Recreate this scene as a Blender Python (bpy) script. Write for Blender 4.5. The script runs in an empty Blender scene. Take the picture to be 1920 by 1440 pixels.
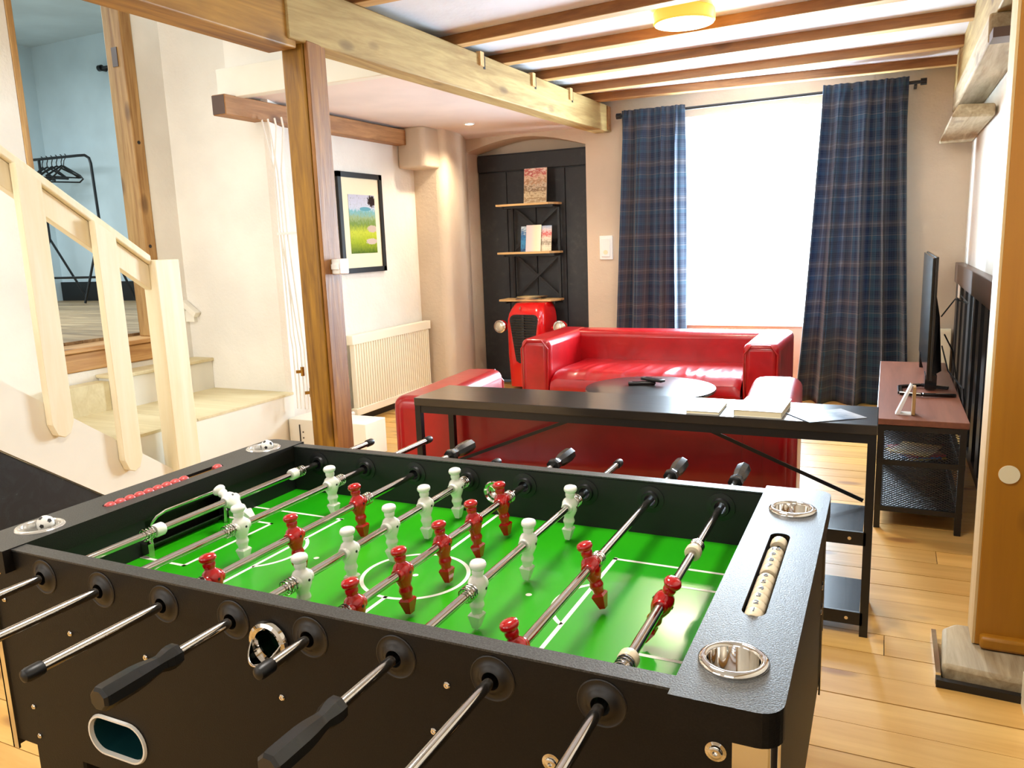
import bpy, bmesh, math, random
from mathutils import Vector, Matrix
random.seed(7)
SC = bpy.context.scene
COL = SC.collection
PI = math.pi

# ------------------------------------------------------------------ camera
def camera():
    yaw, pit, rol, F = -0.4466, -0.1786, -0.0365, 1474.99
    f = Vector((math.sin(yaw)*math.cos(pit), math.cos(yaw)*math.cos(pit), math.sin(pit)))
    r = Vector((math.cos(yaw), -math.sin(yaw), 0)); u = r.cross(f)
    c, s = math.cos(rol), math.sin(rol)
    r2 = r*c + u*s; u2 = u*c - r*s
    m = Matrix((r2, u2, -f)).transposed().to_4x4()
    m.translation = Vector((1.3434, -0.8347, 1.3608))
    cd = bpy.data.cameras.new('camera'); cam = bpy.data.objects.new('camera', cd)
    COL.objects.link(cam); cam.matrix_world = m
    cd.sensor_width = 36; cd.lens = F/1920*36; cd.clip_start = 0.02; cd.clip_end = 200
    SC.camera = cam
camera()

# ------------------------------------------------------------------ world, lights, exposure
SC.view_settings.view_transform = 'Standard'
try: SC.view_settings.look = 'None'
except Exception: pass
SC.view_settings.gamma = 1.0
SC.view_settings.use_curve_mapping = False
SC.view_settings.exposure = 0.28
SC.cycles.use_denoising = True
SC.cycles.max_bounces = 8
SC.cycles.transparent_max_bounces = 12
SC.cycles.caustics_reflective = False
SC.cycles.caustics_refractive = False
SC.cycles.sample_clamp_indirect = 6.0
w = bpy.data.worlds.new('sky'); SC.world = w; w.use_nodes = True
bg = w.node_tree.nodes['Background']; bg.inputs[0].default_value = (0.78, 0.9, 1.0, 1); bg.inputs[1].default_value = 5.0

def area(name, loc, rot, sx, sy, power, col, spread=PI):
    l = bpy.data.lights.new(name, 'AREA'); l.shape = 'RECTANGLE'; l.size = sx; l.size_y = sy
    l.energy = power; l.color = col; l.spread = spread
    o = bpy.data.objects.new(name, l); COL.objects.link(o); o.location = loc; o.rotation_euler = rot
    return o
area('window_daylight', (0.42, 6.12, 1.36), (-PI/2, 0, 0), 1.30, 1.48, 340, (0.70, 0.86, 1.0))
area('rear_fill', (-1.6, -2.7, 1.75), (PI/2, 0, 0), 2.2, 1.5, 22, (1.0, 0.98, 0.95))  # added fill behind the camera, standing for unseen windows
area('rear_fill_2', (1.0, -2.7, 1.9), (PI/2, 0, 0), 1.4, 1.2, 10, (1.0, 0.97, 0.93))  # second added fill behind the camera, same purpose
area('stair_overhead_fill', (-2.2, 0.2, 3.1), (0, 0, 0), 1.2, 1.8, 40, (1.0, 0.98, 0.95))  # added fill from above to brighten the stair walls
area('stair_rear_fill', (-2.35, -2.75, 1.7), (PI/2, 0, 0.05), 1.1, 1.4, 9, (1.0, 0.99, 0.98), 0.9)  # added narrow-spread fill aimed at the stair walls
area('table_overhead_fill', (0.45, 0.75, 2.60), (0, 0, 0), 0.6, 0.6, 34, (1.0, 0.95, 0.88))  # added fill above the table, out of view, brightens figures and pitch
area('upper_room_fill', (-6.2, 2.4, 3.6), (0, 0, 0), 2.6, 2.0, 170, (0.86, 0.96, 1.0))  # added cool fill outside the frame, brightens the raised room

# ------------------------------------------------------------------ mesh builder
OFF = {}
class MB:
    def __init__(s): s.v = []; s.f = []; s.m = []; s.uv = {}; s.mi = 0
    def add(s, vs, fs):
        b = len(s.v); s.v += [tuple(p) for p in vs]
        for f in fs: s.f.append(tuple(b+i for i in f)); s.m.append(s.mi)
        return s
    def hexa(s, p):   # p: 4 bottom (ccw), 4 top
        return s.add(p, [(3,2,1,0),(4,5,6,7),(0,1,5,4),(1,2,6,5),(2,3,7,6),(3,0,4,7)])
    def box(s, x0, x1, y0, y1, z0, z1):
        x0, x1 = min(x0,x1), max(x0,x1); y0, y1 = min(y0,y1), max(y0,y1); z0, z1 = min(z0,z1), max(z0,z1)
        return s.hexa([(x0,y0,z0),(x1,y0,z0),(x1,y1,z0),(x0,y1,z0),(x0,y0,z1),(x1,y0,z1),(x1,y1,z1),(x0,y1,z1)])
    def bar(s, a, b, wd, ht, up=(0,0,1)):
        a = Vector(a); b = Vector(b); d = (b-a).normalized(); up = Vector(up)
        if abs(d.dot(up)) > .99: up = Vector((1,0,0))
        x = d.cross(up).normalized()*wd/2; y = x.cross(d).normalized()*ht/2
        return s.hexa([a-x-y, b-x-y, b+x-y, a+x-y, a-x+y, b-x+y, b+x+y, a+x+y])
    def rings(s, rs, cap0=True, cap1=True, closed=False):
        n = len(rs[0]); b = len(s.v)
        for r in rs: s.v += [tuple(p) for p in r]
        k = len(rs)
        for i in range(k if closed else k-1):
            for j in range(n):
                a0 = b+i*n+j; a1 = b+i*n+(j+1)%n; c0 = b+((i+1)%k)*n+j; c1 = b+((i+1)%k)*n+(j+1)%n
                s.f.append((a0,a1,c1,c0)); s.m.append(s.mi)
        if not closed:
            if cap0: s.f.append(tuple(b+j for j in reversed(range(n)))); s.m.append(s.mi)
            if cap1: s.f.append(tuple(b+(k-1)*n+j for j in range(n))); s.m.append(s.mi)
        return s
    def lathe(s, prof, c=(0,0,0), axis='z', n=20, sx=1, sy=1, cap0=True, cap1=True, ph=0):
        rs = []
        for r, h in prof:
            ring = []
            for j in range(n):
                a = 2*PI*j/n+ph; u, v = r*math.cos(a)*sx, r*math.sin(a)*sy
                p = {'z': (u,v,h), 'y': (v,h,u), 'x': (h,u,v)}[axis]
                ring.append((c[0]+p[0], c[1]+p[1], c[2]+p[2]))
            rs.append(ring)
        return s.rings(rs, cap0, cap1)
    def tube(s, pts, r, n=8, closed=False, flat=1.0):
        pts = [Vector(p) for p in pts]; k = len(pts); rs = []; prev = None
        for i, p in enumerate(pts):
            if closed: t = pts[(i+1)%k]-pts[i-1]
            else: t = pts[min(i+1,k-1)]-pts[max(i-1,0)]
            t.normalize()
            if prev is None:
                ref = Vector((0,0,1)) if abs(t.z) < .9 else Vector((1,0,0))
                x = t.cross(ref).normalized()
            else: x = (prev - t*prev.dot(t)).normalized()
            prev = x; y = t.cross(x)
            rr = r[i] if isinstance(r, (list,tuple)) else r
            rs.append([p+x*rr*math.cos(2*PI*j/n)+y*rr*flat*math.sin(2*PI*j/n) for j in range(n)])
        return s.rings(rs, closed=closed)
    def cyl(s, a, b, r, n=14, r2=None):
        return s.tube([a, b], [r, r if r2 is None else r2], n)
    def prism(s, poly, axis, a, b):
        def P(u, v, h): return {'z': (u,v,h), 'y': (u,h,v), 'x': (h,u,v)}[axis]
        n = len(poly); vs = [P(u,v,a) for u,v in poly]+[P(u,v,b) for u,v in poly]
        return s.add(vs, [tuple(reversed(range(n))), tuple(range(n,2*n))]+[(i,(i+1)%n,n+(i+1)%n,n+i) for i in range(n)])
    def grid(s, fn, nu, nv):
        b = len(s.v)
        for i in range(nu+1):
            for j in range(nv+1):
                p, uv = fn(i/nu, j/nv); s.v.append(tuple(p)); s.uv[len(s.v)-1] = uv
        for i in range(nu):
            for j in range(nv):
                a = b+i*(nv+1)+j; s.f.append((a, a+nv+1, a+nv+2, a+1)); s.m.append(s.mi)
        return s
    def mesh(s, name, mats, smooth=False, off=(0,0,0)):
        me = bpy.data.meshes.new(name)
        me.from_pydata([(p[0]-off[0], p[1]-off[1], p[2]-off[2]) for p in s.v], [], s.f)
        if not isinstance(mats, (list,tuple)): mats = [mats]
        for m in mats: me.materials.append(m)
        if len(mats) > 1: me.polygons.foreach_set('material_index', s.m)
        if s.uv:
            ul = me.uv_layers.new(name='UVMap')
            for lp in me.loops: ul.data[lp.index].uv = s.uv.get(lp.vertex_index, (0,0))
        me.update()
        bm = bmesh.new(); bm.from_mesh(me); bmesh.ops.recalc_face_normals(bm, faces=bm.faces); bm.to_mesh(me); bm.free()
        if smooth:
            for p in me.polygons: p.use_smooth = True
            try: me.set_sharp_from_angle(angle=math.radians(smooth if smooth is not True else 40))
            except Exception: pass
        return me
    def build(s, name, mats, parent=None, smooth=False, bevel=0, seg=2, label=None, kind=None, solid=0, loc=None):
        off = OFF.get(parent.name, (0,0,0)) if parent else (0,0,0)
        o = bpy.data.objects.new(name, s.mesh(name, mats, smooth, off)); COL.objects.link(o)
        if parent: o.parent = parent
        OFF[o.name] = off
        if bevel:
            b = o.modifiers.new('b', 'BEVEL'); b.width = bevel; b.segments = seg; b.limit_method = 'ANGLE'; b.angle_limit = math.radians(40); b.harden_normals = False
            if seg > 1:
                for p in o.data.polygons: p.use_smooth = True
                try: o.data.set_sharp_from_angle(angle=math.radians(50))
                except Exception: pass
        if solid:
            b = o.modifiers.new('s', 'SOLIDIFY'); b.thickness = solid; b.offset = 0
        if label: o['label'] = label
        if kind: o['kind'] = kind
        return o
def tag(o, label, cat=None, group=None, kind=None):
    if label: o['label'] = label
    if cat: o['category'] = cat
    if group: o['group'] = group
    if kind: o['kind'] = kind
    return o
def thing(name, loc, label, cat, group=None, local=False, rz=0, kind=None):
    o = bpy.data.objects.new(name, None); COL.objects.link(o); o.location = loc; o.rotation_euler = (0,0,rz); o.empty_display_size = .05
    OFF[o.name] = (0,0,0) if local else tuple(loc)
    return tag(o, label, cat, group, kind)
def copy_tree(o, parent=None):
    c = o.copy(); COL.objects.link(c)
    if parent: c.parent = parent
    OFF[c.name] = OFF.get(o.name, (0,0,0))
    for ch in list(o.children): copy_tree(ch, c)
    return c
def text_geo(s, size):
    cu = bpy.data.curves.new('t', 'FONT'); cu.body = s; cu.size = size; cu.align_x = 'CENTER'; cu.align_y = 'CENTER'; cu.extrude = 0.0003; cu.resolution_u = 2
    o = bpy.data.objects.new('t', cu); COL.objects.link(o)
    me = bpy.data.meshes.new_from_object(o.evaluated_get(bpy.context.evaluated_depsgraph_get()))
    vs = [tuple(v.co) for v in me.vertices]; fs = [tuple(p.vertices) for p in me.polygons]
    bpy.data.objects.remove(o); bpy.data.curves.remove(cu); bpy.data.meshes.remove(me)
    return vs, fs

def placed(name, me, parent, loc, rot=(0,0,0)):
    o = bpy.data.objects.new(name, me); COL.objects.link(o); o.parent = parent
    of = OFF.get(parent.name, (0,0,0)); o.location = (loc[0]-of[0], loc[1]-of[1], loc[2]-of[2]); o.rotation_euler = rot; OFF[o.name] = (0,0,0); return o
# ------------------------------------------------------------------ materials
def srgb(c):
    return tuple(((x/255)/12.92 if x/255 <= .04045 else ((x/255+.055)/1.055)**2.4) for x in c)+(1,)
class NT:
    def __init__(s, name):
        s.mat = bpy.data.materials.new(name); s.mat.use_nodes = True; s.t = s.mat.node_tree; s.n = s.t.nodes; s.l = s.t.links
        s.b = s.n['Principled BSDF']; s.out = s.n['Material Output']
    def node(s, t, **k):
        n = s.n.new(t)
        for a, v in k.items(): setattr(n, a, v)
        return n
    def link(s, a, b): s.l.new(a, b)
    def ramp(s, fac, stops, interp='LINEAR'):
        r = s.node('ShaderNodeValToRGB'); r.color_ramp.interpolation = interp; e = r.color_ramp.elements
        while len(e) < len(stops): e.new(.5)
        for i, (p, c) in enumerate(stops): e[i].position = p; e[i].color = c
        s.link(fac, r.inputs[0]); return r.outputs[0]
    def math(s, op, a, b=None):
        m = s.node('ShaderNodeMath', operation=op)
        for i, x in enumerate((a, b)):
            if x is None: continue
            if isinstance(x, (int, float)): m.inputs[i].default_value = x
            else: s.link(x, m.inputs[i])
        return m.outputs[0]
    def mix(s, fac, a, b, mode='MIX'):
        m = s.node('ShaderNodeMix', data_type='RGBA', blend_type=mode)
        for i, x in ((0, fac), (6, a), (7, b)):
            if isinstance(x, (int, float, tuple)): m.inputs[i].default_value = x
            else: s.link(x, m.inputs[i])
        return m.outputs[2]
    def coords(s, which='Object', scale=(1,1,1), rnd=0, rot=(0,0,0)):
        tc = s.node('ShaderNodeTexCoord'); v = tc.outputs[which]
        if rnd:
            oi = s.node('ShaderNodeObjectInfo'); m = s.math('MULTIPLY', oi.outputs['Random'], rnd)
            a = s.node('ShaderNodeVectorMath', operation='ADD'); s.link(v, a.inputs[0])
            cx = s.node('ShaderNodeCombineXYZ'); s.link(m, cx.inputs[0]); s.link(m, cx.inputs[1]); s.link(m, cx.inputs[2]); s.link(cx.outputs[0], a.inputs[1]); v = a.outputs[0]
        mp = s.node('ShaderNodeMapping'); mp.inputs['Scale'].default_value = scale; mp.inputs['Rotation'].default_value = rot; s.link(v, mp.inputs[0]); return mp.outputs[0]
    def noise(s, vec, scale, detail=4, rough=.5, dist=0):
        n = s.node('ShaderNodeTexNoise'); n.inputs['Scale'].default_value = scale; n.inputs['Detail'].default_value = detail
        n.inputs['Roughness'].default_value = rough; n.inputs['Distortion'].default_value = dist; s.link(vec, n.inputs['Vector']); return n.outputs[0]
    def bump(s, h, strength=.3, dist=.01):
        b = s.node('ShaderNodeBump'); b.inputs['Strength'].default_value = strength; b.inputs['Distance'].default_value = dist
        s.link(h, b.inputs['Height']); s.link(b.outputs[0], s.b.inputs['Normal']); return b
    def set(s, **k):
        for a, v in k.items():
            s.b.inputs[a.replace('_', ' ')].default_value = v
        return s
def plain(name, c, rough=.5, metal=0, coat=0, spec=.5):
    t = NT(name); t.set(Base_Color=srgb(c), Roughness=rough, Metallic=metal); t.b.inputs['Coat Weight'].default_value = coat
    t.b.inputs['Specular IOR Level'].default_value = spec
    return t.mat
def wood(name, c1, c2, axis=1, rough=.55, knots=1.0, grain=1.0, rnd=9.0, bump=.25, dark=(70,38,14), vary=.0, lo=.35, hi=.7):
    t = NT(name); sc = [14*grain]*3; sc[axis] = 1.1*grain
    v = t.coords('Object', tuple(sc), rnd)
    n1 = t.noise(v, 1.0, 6, .6, 1.3)
    v2 = t.coords('Object', tuple(x*5 for x in sc), rnd); n2 = t.noise(v2, 1.0, 3, .6)
    f = t.math('ADD', t.math('MULTIPLY', n1, .75), t.math('MULTIPLY', n2, .25))
    col = t.ramp(f, [(lo, srgb(c2)), (hi, srgb(c1))])
    if knots:
        ks = [5.2]*3; ks[axis] = 2.3
        vk = t.coords('Object', tuple(ks), rnd); vo = t.node('ShaderNodeTexVoronoi'); vo.inputs['Scale'].default_value = 1.0
        t.link(vk, vo.inputs['Vector'])
        k = t.ramp(vo.outputs['Distance'], [(.08, (1,1,1,1)), (.13, (.7,.7,.7,1)), (.19, (0,0,0,1))])
        col = t.mix(t.math('MULTIPLY', k, .75*knots), col, srgb(dark))
    if vary:
        oi = t.node('ShaderNodeObjectInfo'); hs = t.node('ShaderNodeHueSaturation')
        r = t.math('MULTIPLY', t.math('SUBTRACT', oi.outputs['Random'], .5), vary)
        t.link(t.math('ADD', r, 1.0), hs.inputs['Value']); t.link(col, hs.inputs['Color']); col = hs.outputs[0]
    t.link(col, t.b.inputs['Base Color']); t.set(Roughness=rough)
    t.bump(f, bump, .004); return t.mat
def plaster(name, c, bump=.5, scale=28, rough=.9, c2=None):
    t = NT(name); v = t.coords('Object'); n = t.noise(v, scale, 4, .6); n2 = t.noise(v, 2.0, 3, .5)
    d = tuple(x*.95 for x in c) if c2 is None else c2
    t.link(t.ramp(n2, [(.35, srgb(d)), (.65, srgb(c))]), t.b.inputs['Base Color']); t.set(Roughness=rough); t.bump(n, bump, .006); return t.mat

M = {}
M['white_wall'] = plaster('white_plaster', (240,236,226), .55, 34)
M['cream_wall'] = plaster('cream_plaster', (240,235,224), .7, 30)
M['beige_wall'] = plaster('beige_plaster', (214,196,172), .6, 30)
M['blue_wall'] = plaster('cool_white_plaster', (206,222,228), .2, 20)
M['ceiling'] = plaster('ceiling_board', (236,240,248), .3, 22)
M['alcove_ceiling'] = plaster('alcove_ceiling', (240,226,218), .1, 18)
M['beam'] = wood('aged_spruce_beam', (200,176,116), (152,122,68), 1, .65, .8, .8, rnd=0, bump=.5)
M['near_beam'] = wood('golden_beam', (192,144,58), (128,84,26), 1, .6, .8, .7, rnd=0, bump=.4)
M['post'] = wood('oiled_post', (178,130,34), (108,70,12), 2, .45, .8, 1.1, rnd=0, bump=.6)
M['post_pale'] = wood('pale_post_side', (176,122,54), (116,70,26), 2, .5, .4, 1.4, rnd=0, bump=.5)
M['right_post'] = wood('varnished_pine_post', (188,128,30), (160,102,20), 2, .4, .9, .5, rnd=0, bump=.1, lo=.2, hi=.8)
M['pale_edge'] = wood('pale_pine_edge', (232,202,150), (206,170,112), 2, .6, .2, .8, rnd=0, bump=.1)
M['joist'] = wood('pine_joist', (176,120,66), (120,76,34), 0, .6, .7, 1, rnd=7, bump=.3)
M['joist_lit'] = wood('pine_joist_lit', (222,186,128), (184,140,82), 0, .6, .5, 1, rnd=7, bump=.3)  # paler copy of the joist pine, light on the undersides painted in
M['floor'] = wood('pine_floorboard', (234,190,112), (208,156,78), 0, .36, .8, .55, rnd=13, bump=.12, dark=(120,62,40), vary=.28)
M['grey_wood'] = wood('weathered_oak_block', (200,182,148), (150,128,94), 1, .75, .5, 1.2, rnd=3, bump=.7)
M['stud'] = wood('old_timber_stud', (206,168,108), (140,96,44), 2, .6, .8, .9, rnd=0, bump=.5)
M['sill'] = wood('pine_threshold', (216,172,112), (166,116,62), 1, .55, .9, .9, rnd=2, bump=.4)
M['upper_floor'] = wood('upper_floorboard', (206,176,134), (120,92,62), 0, .45, .3, .7, rnd=11, bump=.1, vary=.3)
M['white_pine'] = wood('limewashed_pine', (240,230,204), (232,216,176), 2, .5, .1, .6, rnd=3, bump=.05, dark=(190,150,90))
M['white_paint'] = plaster('white_painted_board', (240,236,222), .1, 12, .6)
M['tread'] = wood('pale_tread', (226,214,176), (206,190,146), 0, .6, .1, .6, rnd=2, bump=.05)
M['black_panel'] = None
t = NT('slate_black_panel'); v = t.coords('Object'); n = t.noise(v, 9, 6, .7, 1.5)
t.link(t.ramp(n, [(.45, srgb((14,16,18))), (.66, srgb((30,36,38))), (.75, srgb((150,155,150)))]), t.b.inputs['Base Color']); t.set(Roughness=.5); M['black_panel'] = t.mat
# foosball laminate
def laminate(name, c, rough, sp):
    t = NT(name); v = t.coords('Object'); n = t.noise(v, 420, 2, .6)
    t.link(t.ramp(n, [(.4, srgb(c)), (.75, srgb(tuple(min(255, x+sp) for x in c)))]), t.b.inputs['Base Color']); t.set(Roughness=rough); t.bump(n, .35, .0012); return t.mat
M['lam'] = laminate('black_side_laminate', (13,9,5), .5, 9)
M['lam'].node_tree.nodes['Principled BSDF'].inputs['Specular IOR Level'].default_value = .28
M['lam_top'] = laminate('black_textured_top', (40,41,40), .38, 44)
M['black'] = plain('matt_black_plastic', (14,14,15), .4)
M['inner'] = plain('black_inner_wall', (8,8,9), .55)
M['chrome'] = plain('chrome', (222,218,212), .07, 1)
M['steel'] = plain('steel_rod', (205,200,194), .13, 1)
M['handle'] = plain('black_grip', (34,34,33), .22)
M['plwhite'] = plain('white_plastic', (240,238,230), .25, coat=.3)
M['plred'] = plain('red_plastic', (184,5,12), .15, coat=.6)
M['bead'] = plain('ivory_bead', (240,222,190), .35)
M['beadred'] = plain('red_bead', (200,80,78), .35)
M['dot'] = plain('dark_ink', (30,26,24), .5)
M['line'] = plain('white_field_line', (250,250,235), .45)
M['blackmetal'] = plain('black_metal', (14,14,16), .35)
M['darkboard'] = plain('black_board', (16,18,22), .26, coat=.3)
M['tv'] = plain('tv_black', (10,10,12), .15)
M['white'] = plain('gloss_white', (240,240,236), .3)
M['radiator'] = plain('radiator_enamel', (240,232,208), .35)
M['brass'] = plain('brass', (170,130,60), .3, 1)
M['glass_dish'] = plain('moulded_dish', (215,212,205), .12, .6)
t = NT('playfield_green'); v = t.coords('Object'); n = t.noise(v, 3, 2)
t.link(t.ramp(n, [(.3, srgb((26,158,8))), (.7, srgb((48,176,12)))]), t.b.inputs['Base Color']); t.set(Roughness=.30); t.b.inputs['Coat Weight'].default_value = .12; t.b.inputs['Coat Roughness'].default_value = .1; M['green'] = t.mat
t = NT('red_leather'); v = t.coords('Object'); n = t.noise(v, 5, 4, .6); n2 = t.noise(v, 160, 2)
t.link(t.ramp(n, [(.3, srgb((148,3,12))), (.7, srgb((176,6,18)))]), t.b.inputs['Base Color']); t.set(Roughness=.32); t.b.inputs['Coat Weight'].default_value = .3; t.b.inputs['Coat Roughness'].default_value = .15
t.bump(t.math('ADD', t.math('MULTIPLY', n, 1.0), t.math('MULTIPLY', n2, .04)), .35, .012); M['leather'] = t.mat
M['redpaint'] = plain('tractor_red_enamel', (205,16,18), .18, coat=.7)
M['lamp_glass'] = plain('headlamp_lens', (225,222,205), .1, .5)
t = NT('dark_grey_door'); v = t.coords('Object'); n = t.noise(v, 14, 5, .7)
t.link(t.ramp(n, [(.5, srgb((38,41,45))), (.68, srgb((50,51,53))), (.78, srgb((96,92,86)))]), t.b.inputs['Base Color']); t.set(Roughness=.5); M['grey_door'] = t.mat
M['shelfwood'] = wood('light_shelf_board', (222,188,132), (190,150,94), 0, .5, .3, 1, rnd=2, bump=.1)
M['walnut'] = wood('reddish_top_board', (142,88,66), (112,66,48), 1, .4, 0, .8, rnd=2, bump=.05)
M['brownrail'] = plain('dark_brown_rail', (84,62,50), .4)
M['slat'] = plain('black_slat', (20,20,24), .4)
M['tabletop'] = wood('black_stained_ash', (52,50,48), (26,24,24), 0, .32, 0, 1.6, rnd=0, bump=.15)
M['consoletop'] = wood('black_brown_top', (34,28,24), (16,14,14), 0, .3, 0, 1.6, rnd=0, bump=.12)
for k_ in ('consoletop','tabletop'):
    b_ = M[k_].node_tree.nodes['Principled BSDF']; b_.inputs['Coat Weight'].default_value = 1.0; b_.inputs['Coat Roughness'].default_value = .17
M['ochre_cloth'] = plain('cream', (238,226,190), .6)
# plaid
def plaid():
    t = NT('tartan_curtain'); uv = t.node('ShaderNodeUVMap'); sp = t.node('ShaderNodeSeparateXYZ'); t.link(uv.outputs[0], sp.inputs[0])
    base, teal, navy, brown, cream = [srgb(c) for c in ((58,74,94),(46,86,108),(32,48,74),(94,88,90),(134,130,130))]
    stops = [(0,base),(.12,teal),(.2,navy),(.34,base),(.42,brown),(.47,cream),(.50,brown),(.58,navy),(.70,base),(.78,cream),(.80,teal),(.9,navy)]
    cu = t.ramp(t.math('FRACT', t.math('MULTIPLY', sp.outputs[0], 3.4)), stops, 'CONSTANT')
    cv = t.ramp(t.math('FRACT', t.math('MULTIPLY', sp.outputs[1], 3.4)), stops, 'CONSTANT')
    fu = t.math('FRACT', t.math('MULTIPLY', sp.outputs[0], 60)); fv = t.math('FRACT', t.math('MULTIPLY', sp.outputs[1], 60))
    tw = t.math('MULTIPLY', t.math('GREATER_THAN', fu, .82), .22); tw2 = t.math('MULTIPLY', t.math('GREATER_THAN', fv, .82), .22)
    c = t.mix(.5, cu, cv); c = t.mix(tw, c, srgb((104,112,130))); c = t.mix(tw2, c, srgb((104,112,130)))
    n = t.noise(uv.outputs[0], 300, 2); c = t.mix(t.math('MULTIPLY', n, .25), c, srgb((30,40,60)))
    t.link(c, t.b.inputs['Base Color']); t.set(Roughness=.85); t.b.inputs['Sheen Weight'].default_value = .3
    tr = t.node('ShaderNodeBsdfTranslucent'); t.link(c, tr.inputs[0]); mx = t.node('ShaderNodeMixShader'); mx.inputs[0].default_value = .32
    t.link(t.b.outputs[0], mx.inputs[1]); t.link(tr.outputs[0], mx.inputs[2]); t.link(mx.outputs[0], t.out.inputs[0]); return t.mat
M['plaid'] = plaid()
def sheer():
    t = NT('sheer_net'); t.set(Base_Color=(.93,.96,1,1), Roughness=.9)
    tr = t.node('ShaderNodeBsdfTranslucent'); tr.inputs[0].default_value = (.95,.98,1,1)
    tp = t.node('ShaderNodeBsdfTransparent'); tp.inputs[0].default_value = (.97,.99,1,1)
    m1 = t.node('ShaderNodeMixShader'); m1.inputs[0].default_value = .6; t.link(t.b.outputs[0], m1.inputs[1]); t.link(tr.outputs[0], m1.inputs[2])
    m2 = t.node('ShaderNodeMixShader'); m2.inputs[0].default_value = .78; t.link(m1.outputs[0], m2.inputs[1]); t.link(tp.outputs[0], m2.inputs[2])
    t.link(m2.outputs[0], t.out.inputs[0]); return t.mat
M['sheer'] = sheer()
def emit(name, c, s):
    t = NT(name); t.set(Base_Color=c+(1,)); t.b.inputs['Emission Color'].default_value = c+(1,); t.b.inputs['Emission Strength'].default_value = s; return t.mat
M['lampface'] = emit('lamp_diffuser', (1,.83,.5), 9)
M['lamprim'] = emit('lamp_rim_glow', (1,.50,.07), .75)
M['spotface'] = emit('spot_face', (1,.86,.6), 30)
def picture():
    t = NT('landscape_print'); tc = t.node('ShaderNodeTexCoord'); sp = t.node('ShaderNodeSeparateXYZ'); t.link(tc.outputs['Generated'], sp.inputs[0])
    n = t.noise(tc.outputs['Generated'], 15, 7, .75); z = t.math('ADD', sp.outputs[2], t.math('MULTIPLY', t.math('SUBTRACT', n, .5), .34))
    c = t.ramp(z, [(.0, srgb((70,100,20))), (.18, srgb((150,170,30))), (.36, srgb((190,200,60))), (.5, srgb((110,140,60))), (.6, srgb((150,170,120))), (.72, srgb((120,180,190))), (.77, srgb((200,206,220))), (1, srgb((196,196,212)))])
    n2 = t.noise(tc.outputs['Generated'], 26, 4, .7); c = t.mix(t.math('MULTIPLY', t.math('GREATER_THAN', n2, .6), .5), c, srgb((90,110,30)))
    # bluish hill, dark bough and grey rocks
    def blob(cy, cz, ry, rz, ns=.35):
        a = t.math('DIVIDE', t.math('SUBTRACT', sp.outputs[1], cy), ry); b = t.math('DIVIDE', t.math('SUBTRACT', sp.outputs[2], cz), rz)
        d = t.math('ADD', t.math('MULTIPLY', a, a), t.math('MULTIPLY', b, b)); d = t.math('ADD', d, t.math('MULTIPLY', t.math('SUBTRACT', n2, .5), ns*9)); return t.math('LESS_THAN', d, 1)
    c = t.mix(blob(.62, .76, .22, .035, .05), c, srgb((96,160,176)))
    c = t.mix(blob(.88, .90, .16, .10, .5), c, srgb((34,22,22)))
    c = t.mix(blob(.85, .42, .2, .06, .3), c, srgb((196,176,160)))
    c = t.mix(blob(.8, .2, .22, .05, .3), c, srgb((200,180,170)))
    t.link(c, t.b.inputs['Base Color']); t.set(Roughness=.25); return t.mat
M['picture'] = picture()
def cover(name, cols, scale=5, axis=2, ns=.35):
    t = NT(name); tc = t.node('ShaderNodeTexCoord'); sp = t.node('ShaderNodeSeparateXYZ'); t.link(tc.outputs['Generated'], sp.inputs[0])
    mp = t.node('ShaderNodeMapping'); mp.inputs['Scale'].default_value = (1,1,3); t.link(tc.outputs['Generated'], mp.inputs[0])
    n = t.noise(mp.outputs[0], scale, 4, .6); z = t.math('ADD', sp.outputs[axis], t.math('MULTIPLY', t.math('SUBTRACT', n, .5), ns))
    t.link(t.ramp(z, [(i/max(1,len(cols)-1), srgb(c)) for i, c in enumerate(cols)]), t.b.inputs['Base Color']); t.set(Roughness=.3); return t.mat

# ================================================================== SETTING
def struct(o, label=None): o['kind'] = 'structure'; 
# floor: sub floor + boards
fl = thing('floor', (0,0,0), None, None, kind='structure', local=True)
MB().box(-3.6, 2.3, -3.0, 6.4, -.06, -.018).build('subfloor', M['black'], fl)
rowpx = .142
lens = (3.9, 2.9, 2.2)
pm = [MB().box(-L/2+.0012, L/2-.0012, -rowpx/2+.0016, rowpx/2-.0016, -.022, 0).mesh('floorboard', M['floor']) for L in lens]
y = -2.9; row = 0
while y < 6.0:
    x = -3.4 - random.random()*1.4
    while x < 2.1:
        k = random.randrange(3); L = lens[k]
        if not (x+L < -3.3):
            ob = bpy.data.objects.new('floorboard', pm[k]); COL.objects.link(ob); ob.parent = fl
            ob.location = (x+L/2, y+rowpx/2, random.uniform(-.0012, .0004))
        x += L
    y += rowpx; row += 1

# back wall with niche and window openings (prisms in XZ extruded in Y)
def arc(x0, x1, z0, zp, z1, n=12):
    out = []
    for i in range(n+1):
        u = i/n; base = z0+(z1-z0)*u; out.append((x0+(x1-x0)*u, base+(zp-(z0+z1)/2)*math.sin(PI*u)))
    return out
bw = MB()
NX0, NX1, WX0, WX1 = -2.30, -1.105, -0.26, 1.12
bw.box(-2.75, NX0, 5.95, 6.5, 0, 2.75)
a = arc(NX0, NX1, 2.20, 2.30, 2.185)
bw.prism(a + [(NX1,2.75),(NX0,2.75)], 'y', 5.95, 6.22)
bw.box(NX1, WX0, 5.95, 6.5, 0, 2.75)
a = arc(WX0, WX1, 2.22, 2.36, 2.22)
bw.prism(a + [(WX1,2.75),(WX0,2.75)], 'y', 5.95, 6.5)
bw.box(WX0, WX1, 5.95, 6.5, 0, .60)
bw.box(WX1, 2.2, 5.95, 6.5, 0, 2.75)
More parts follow.
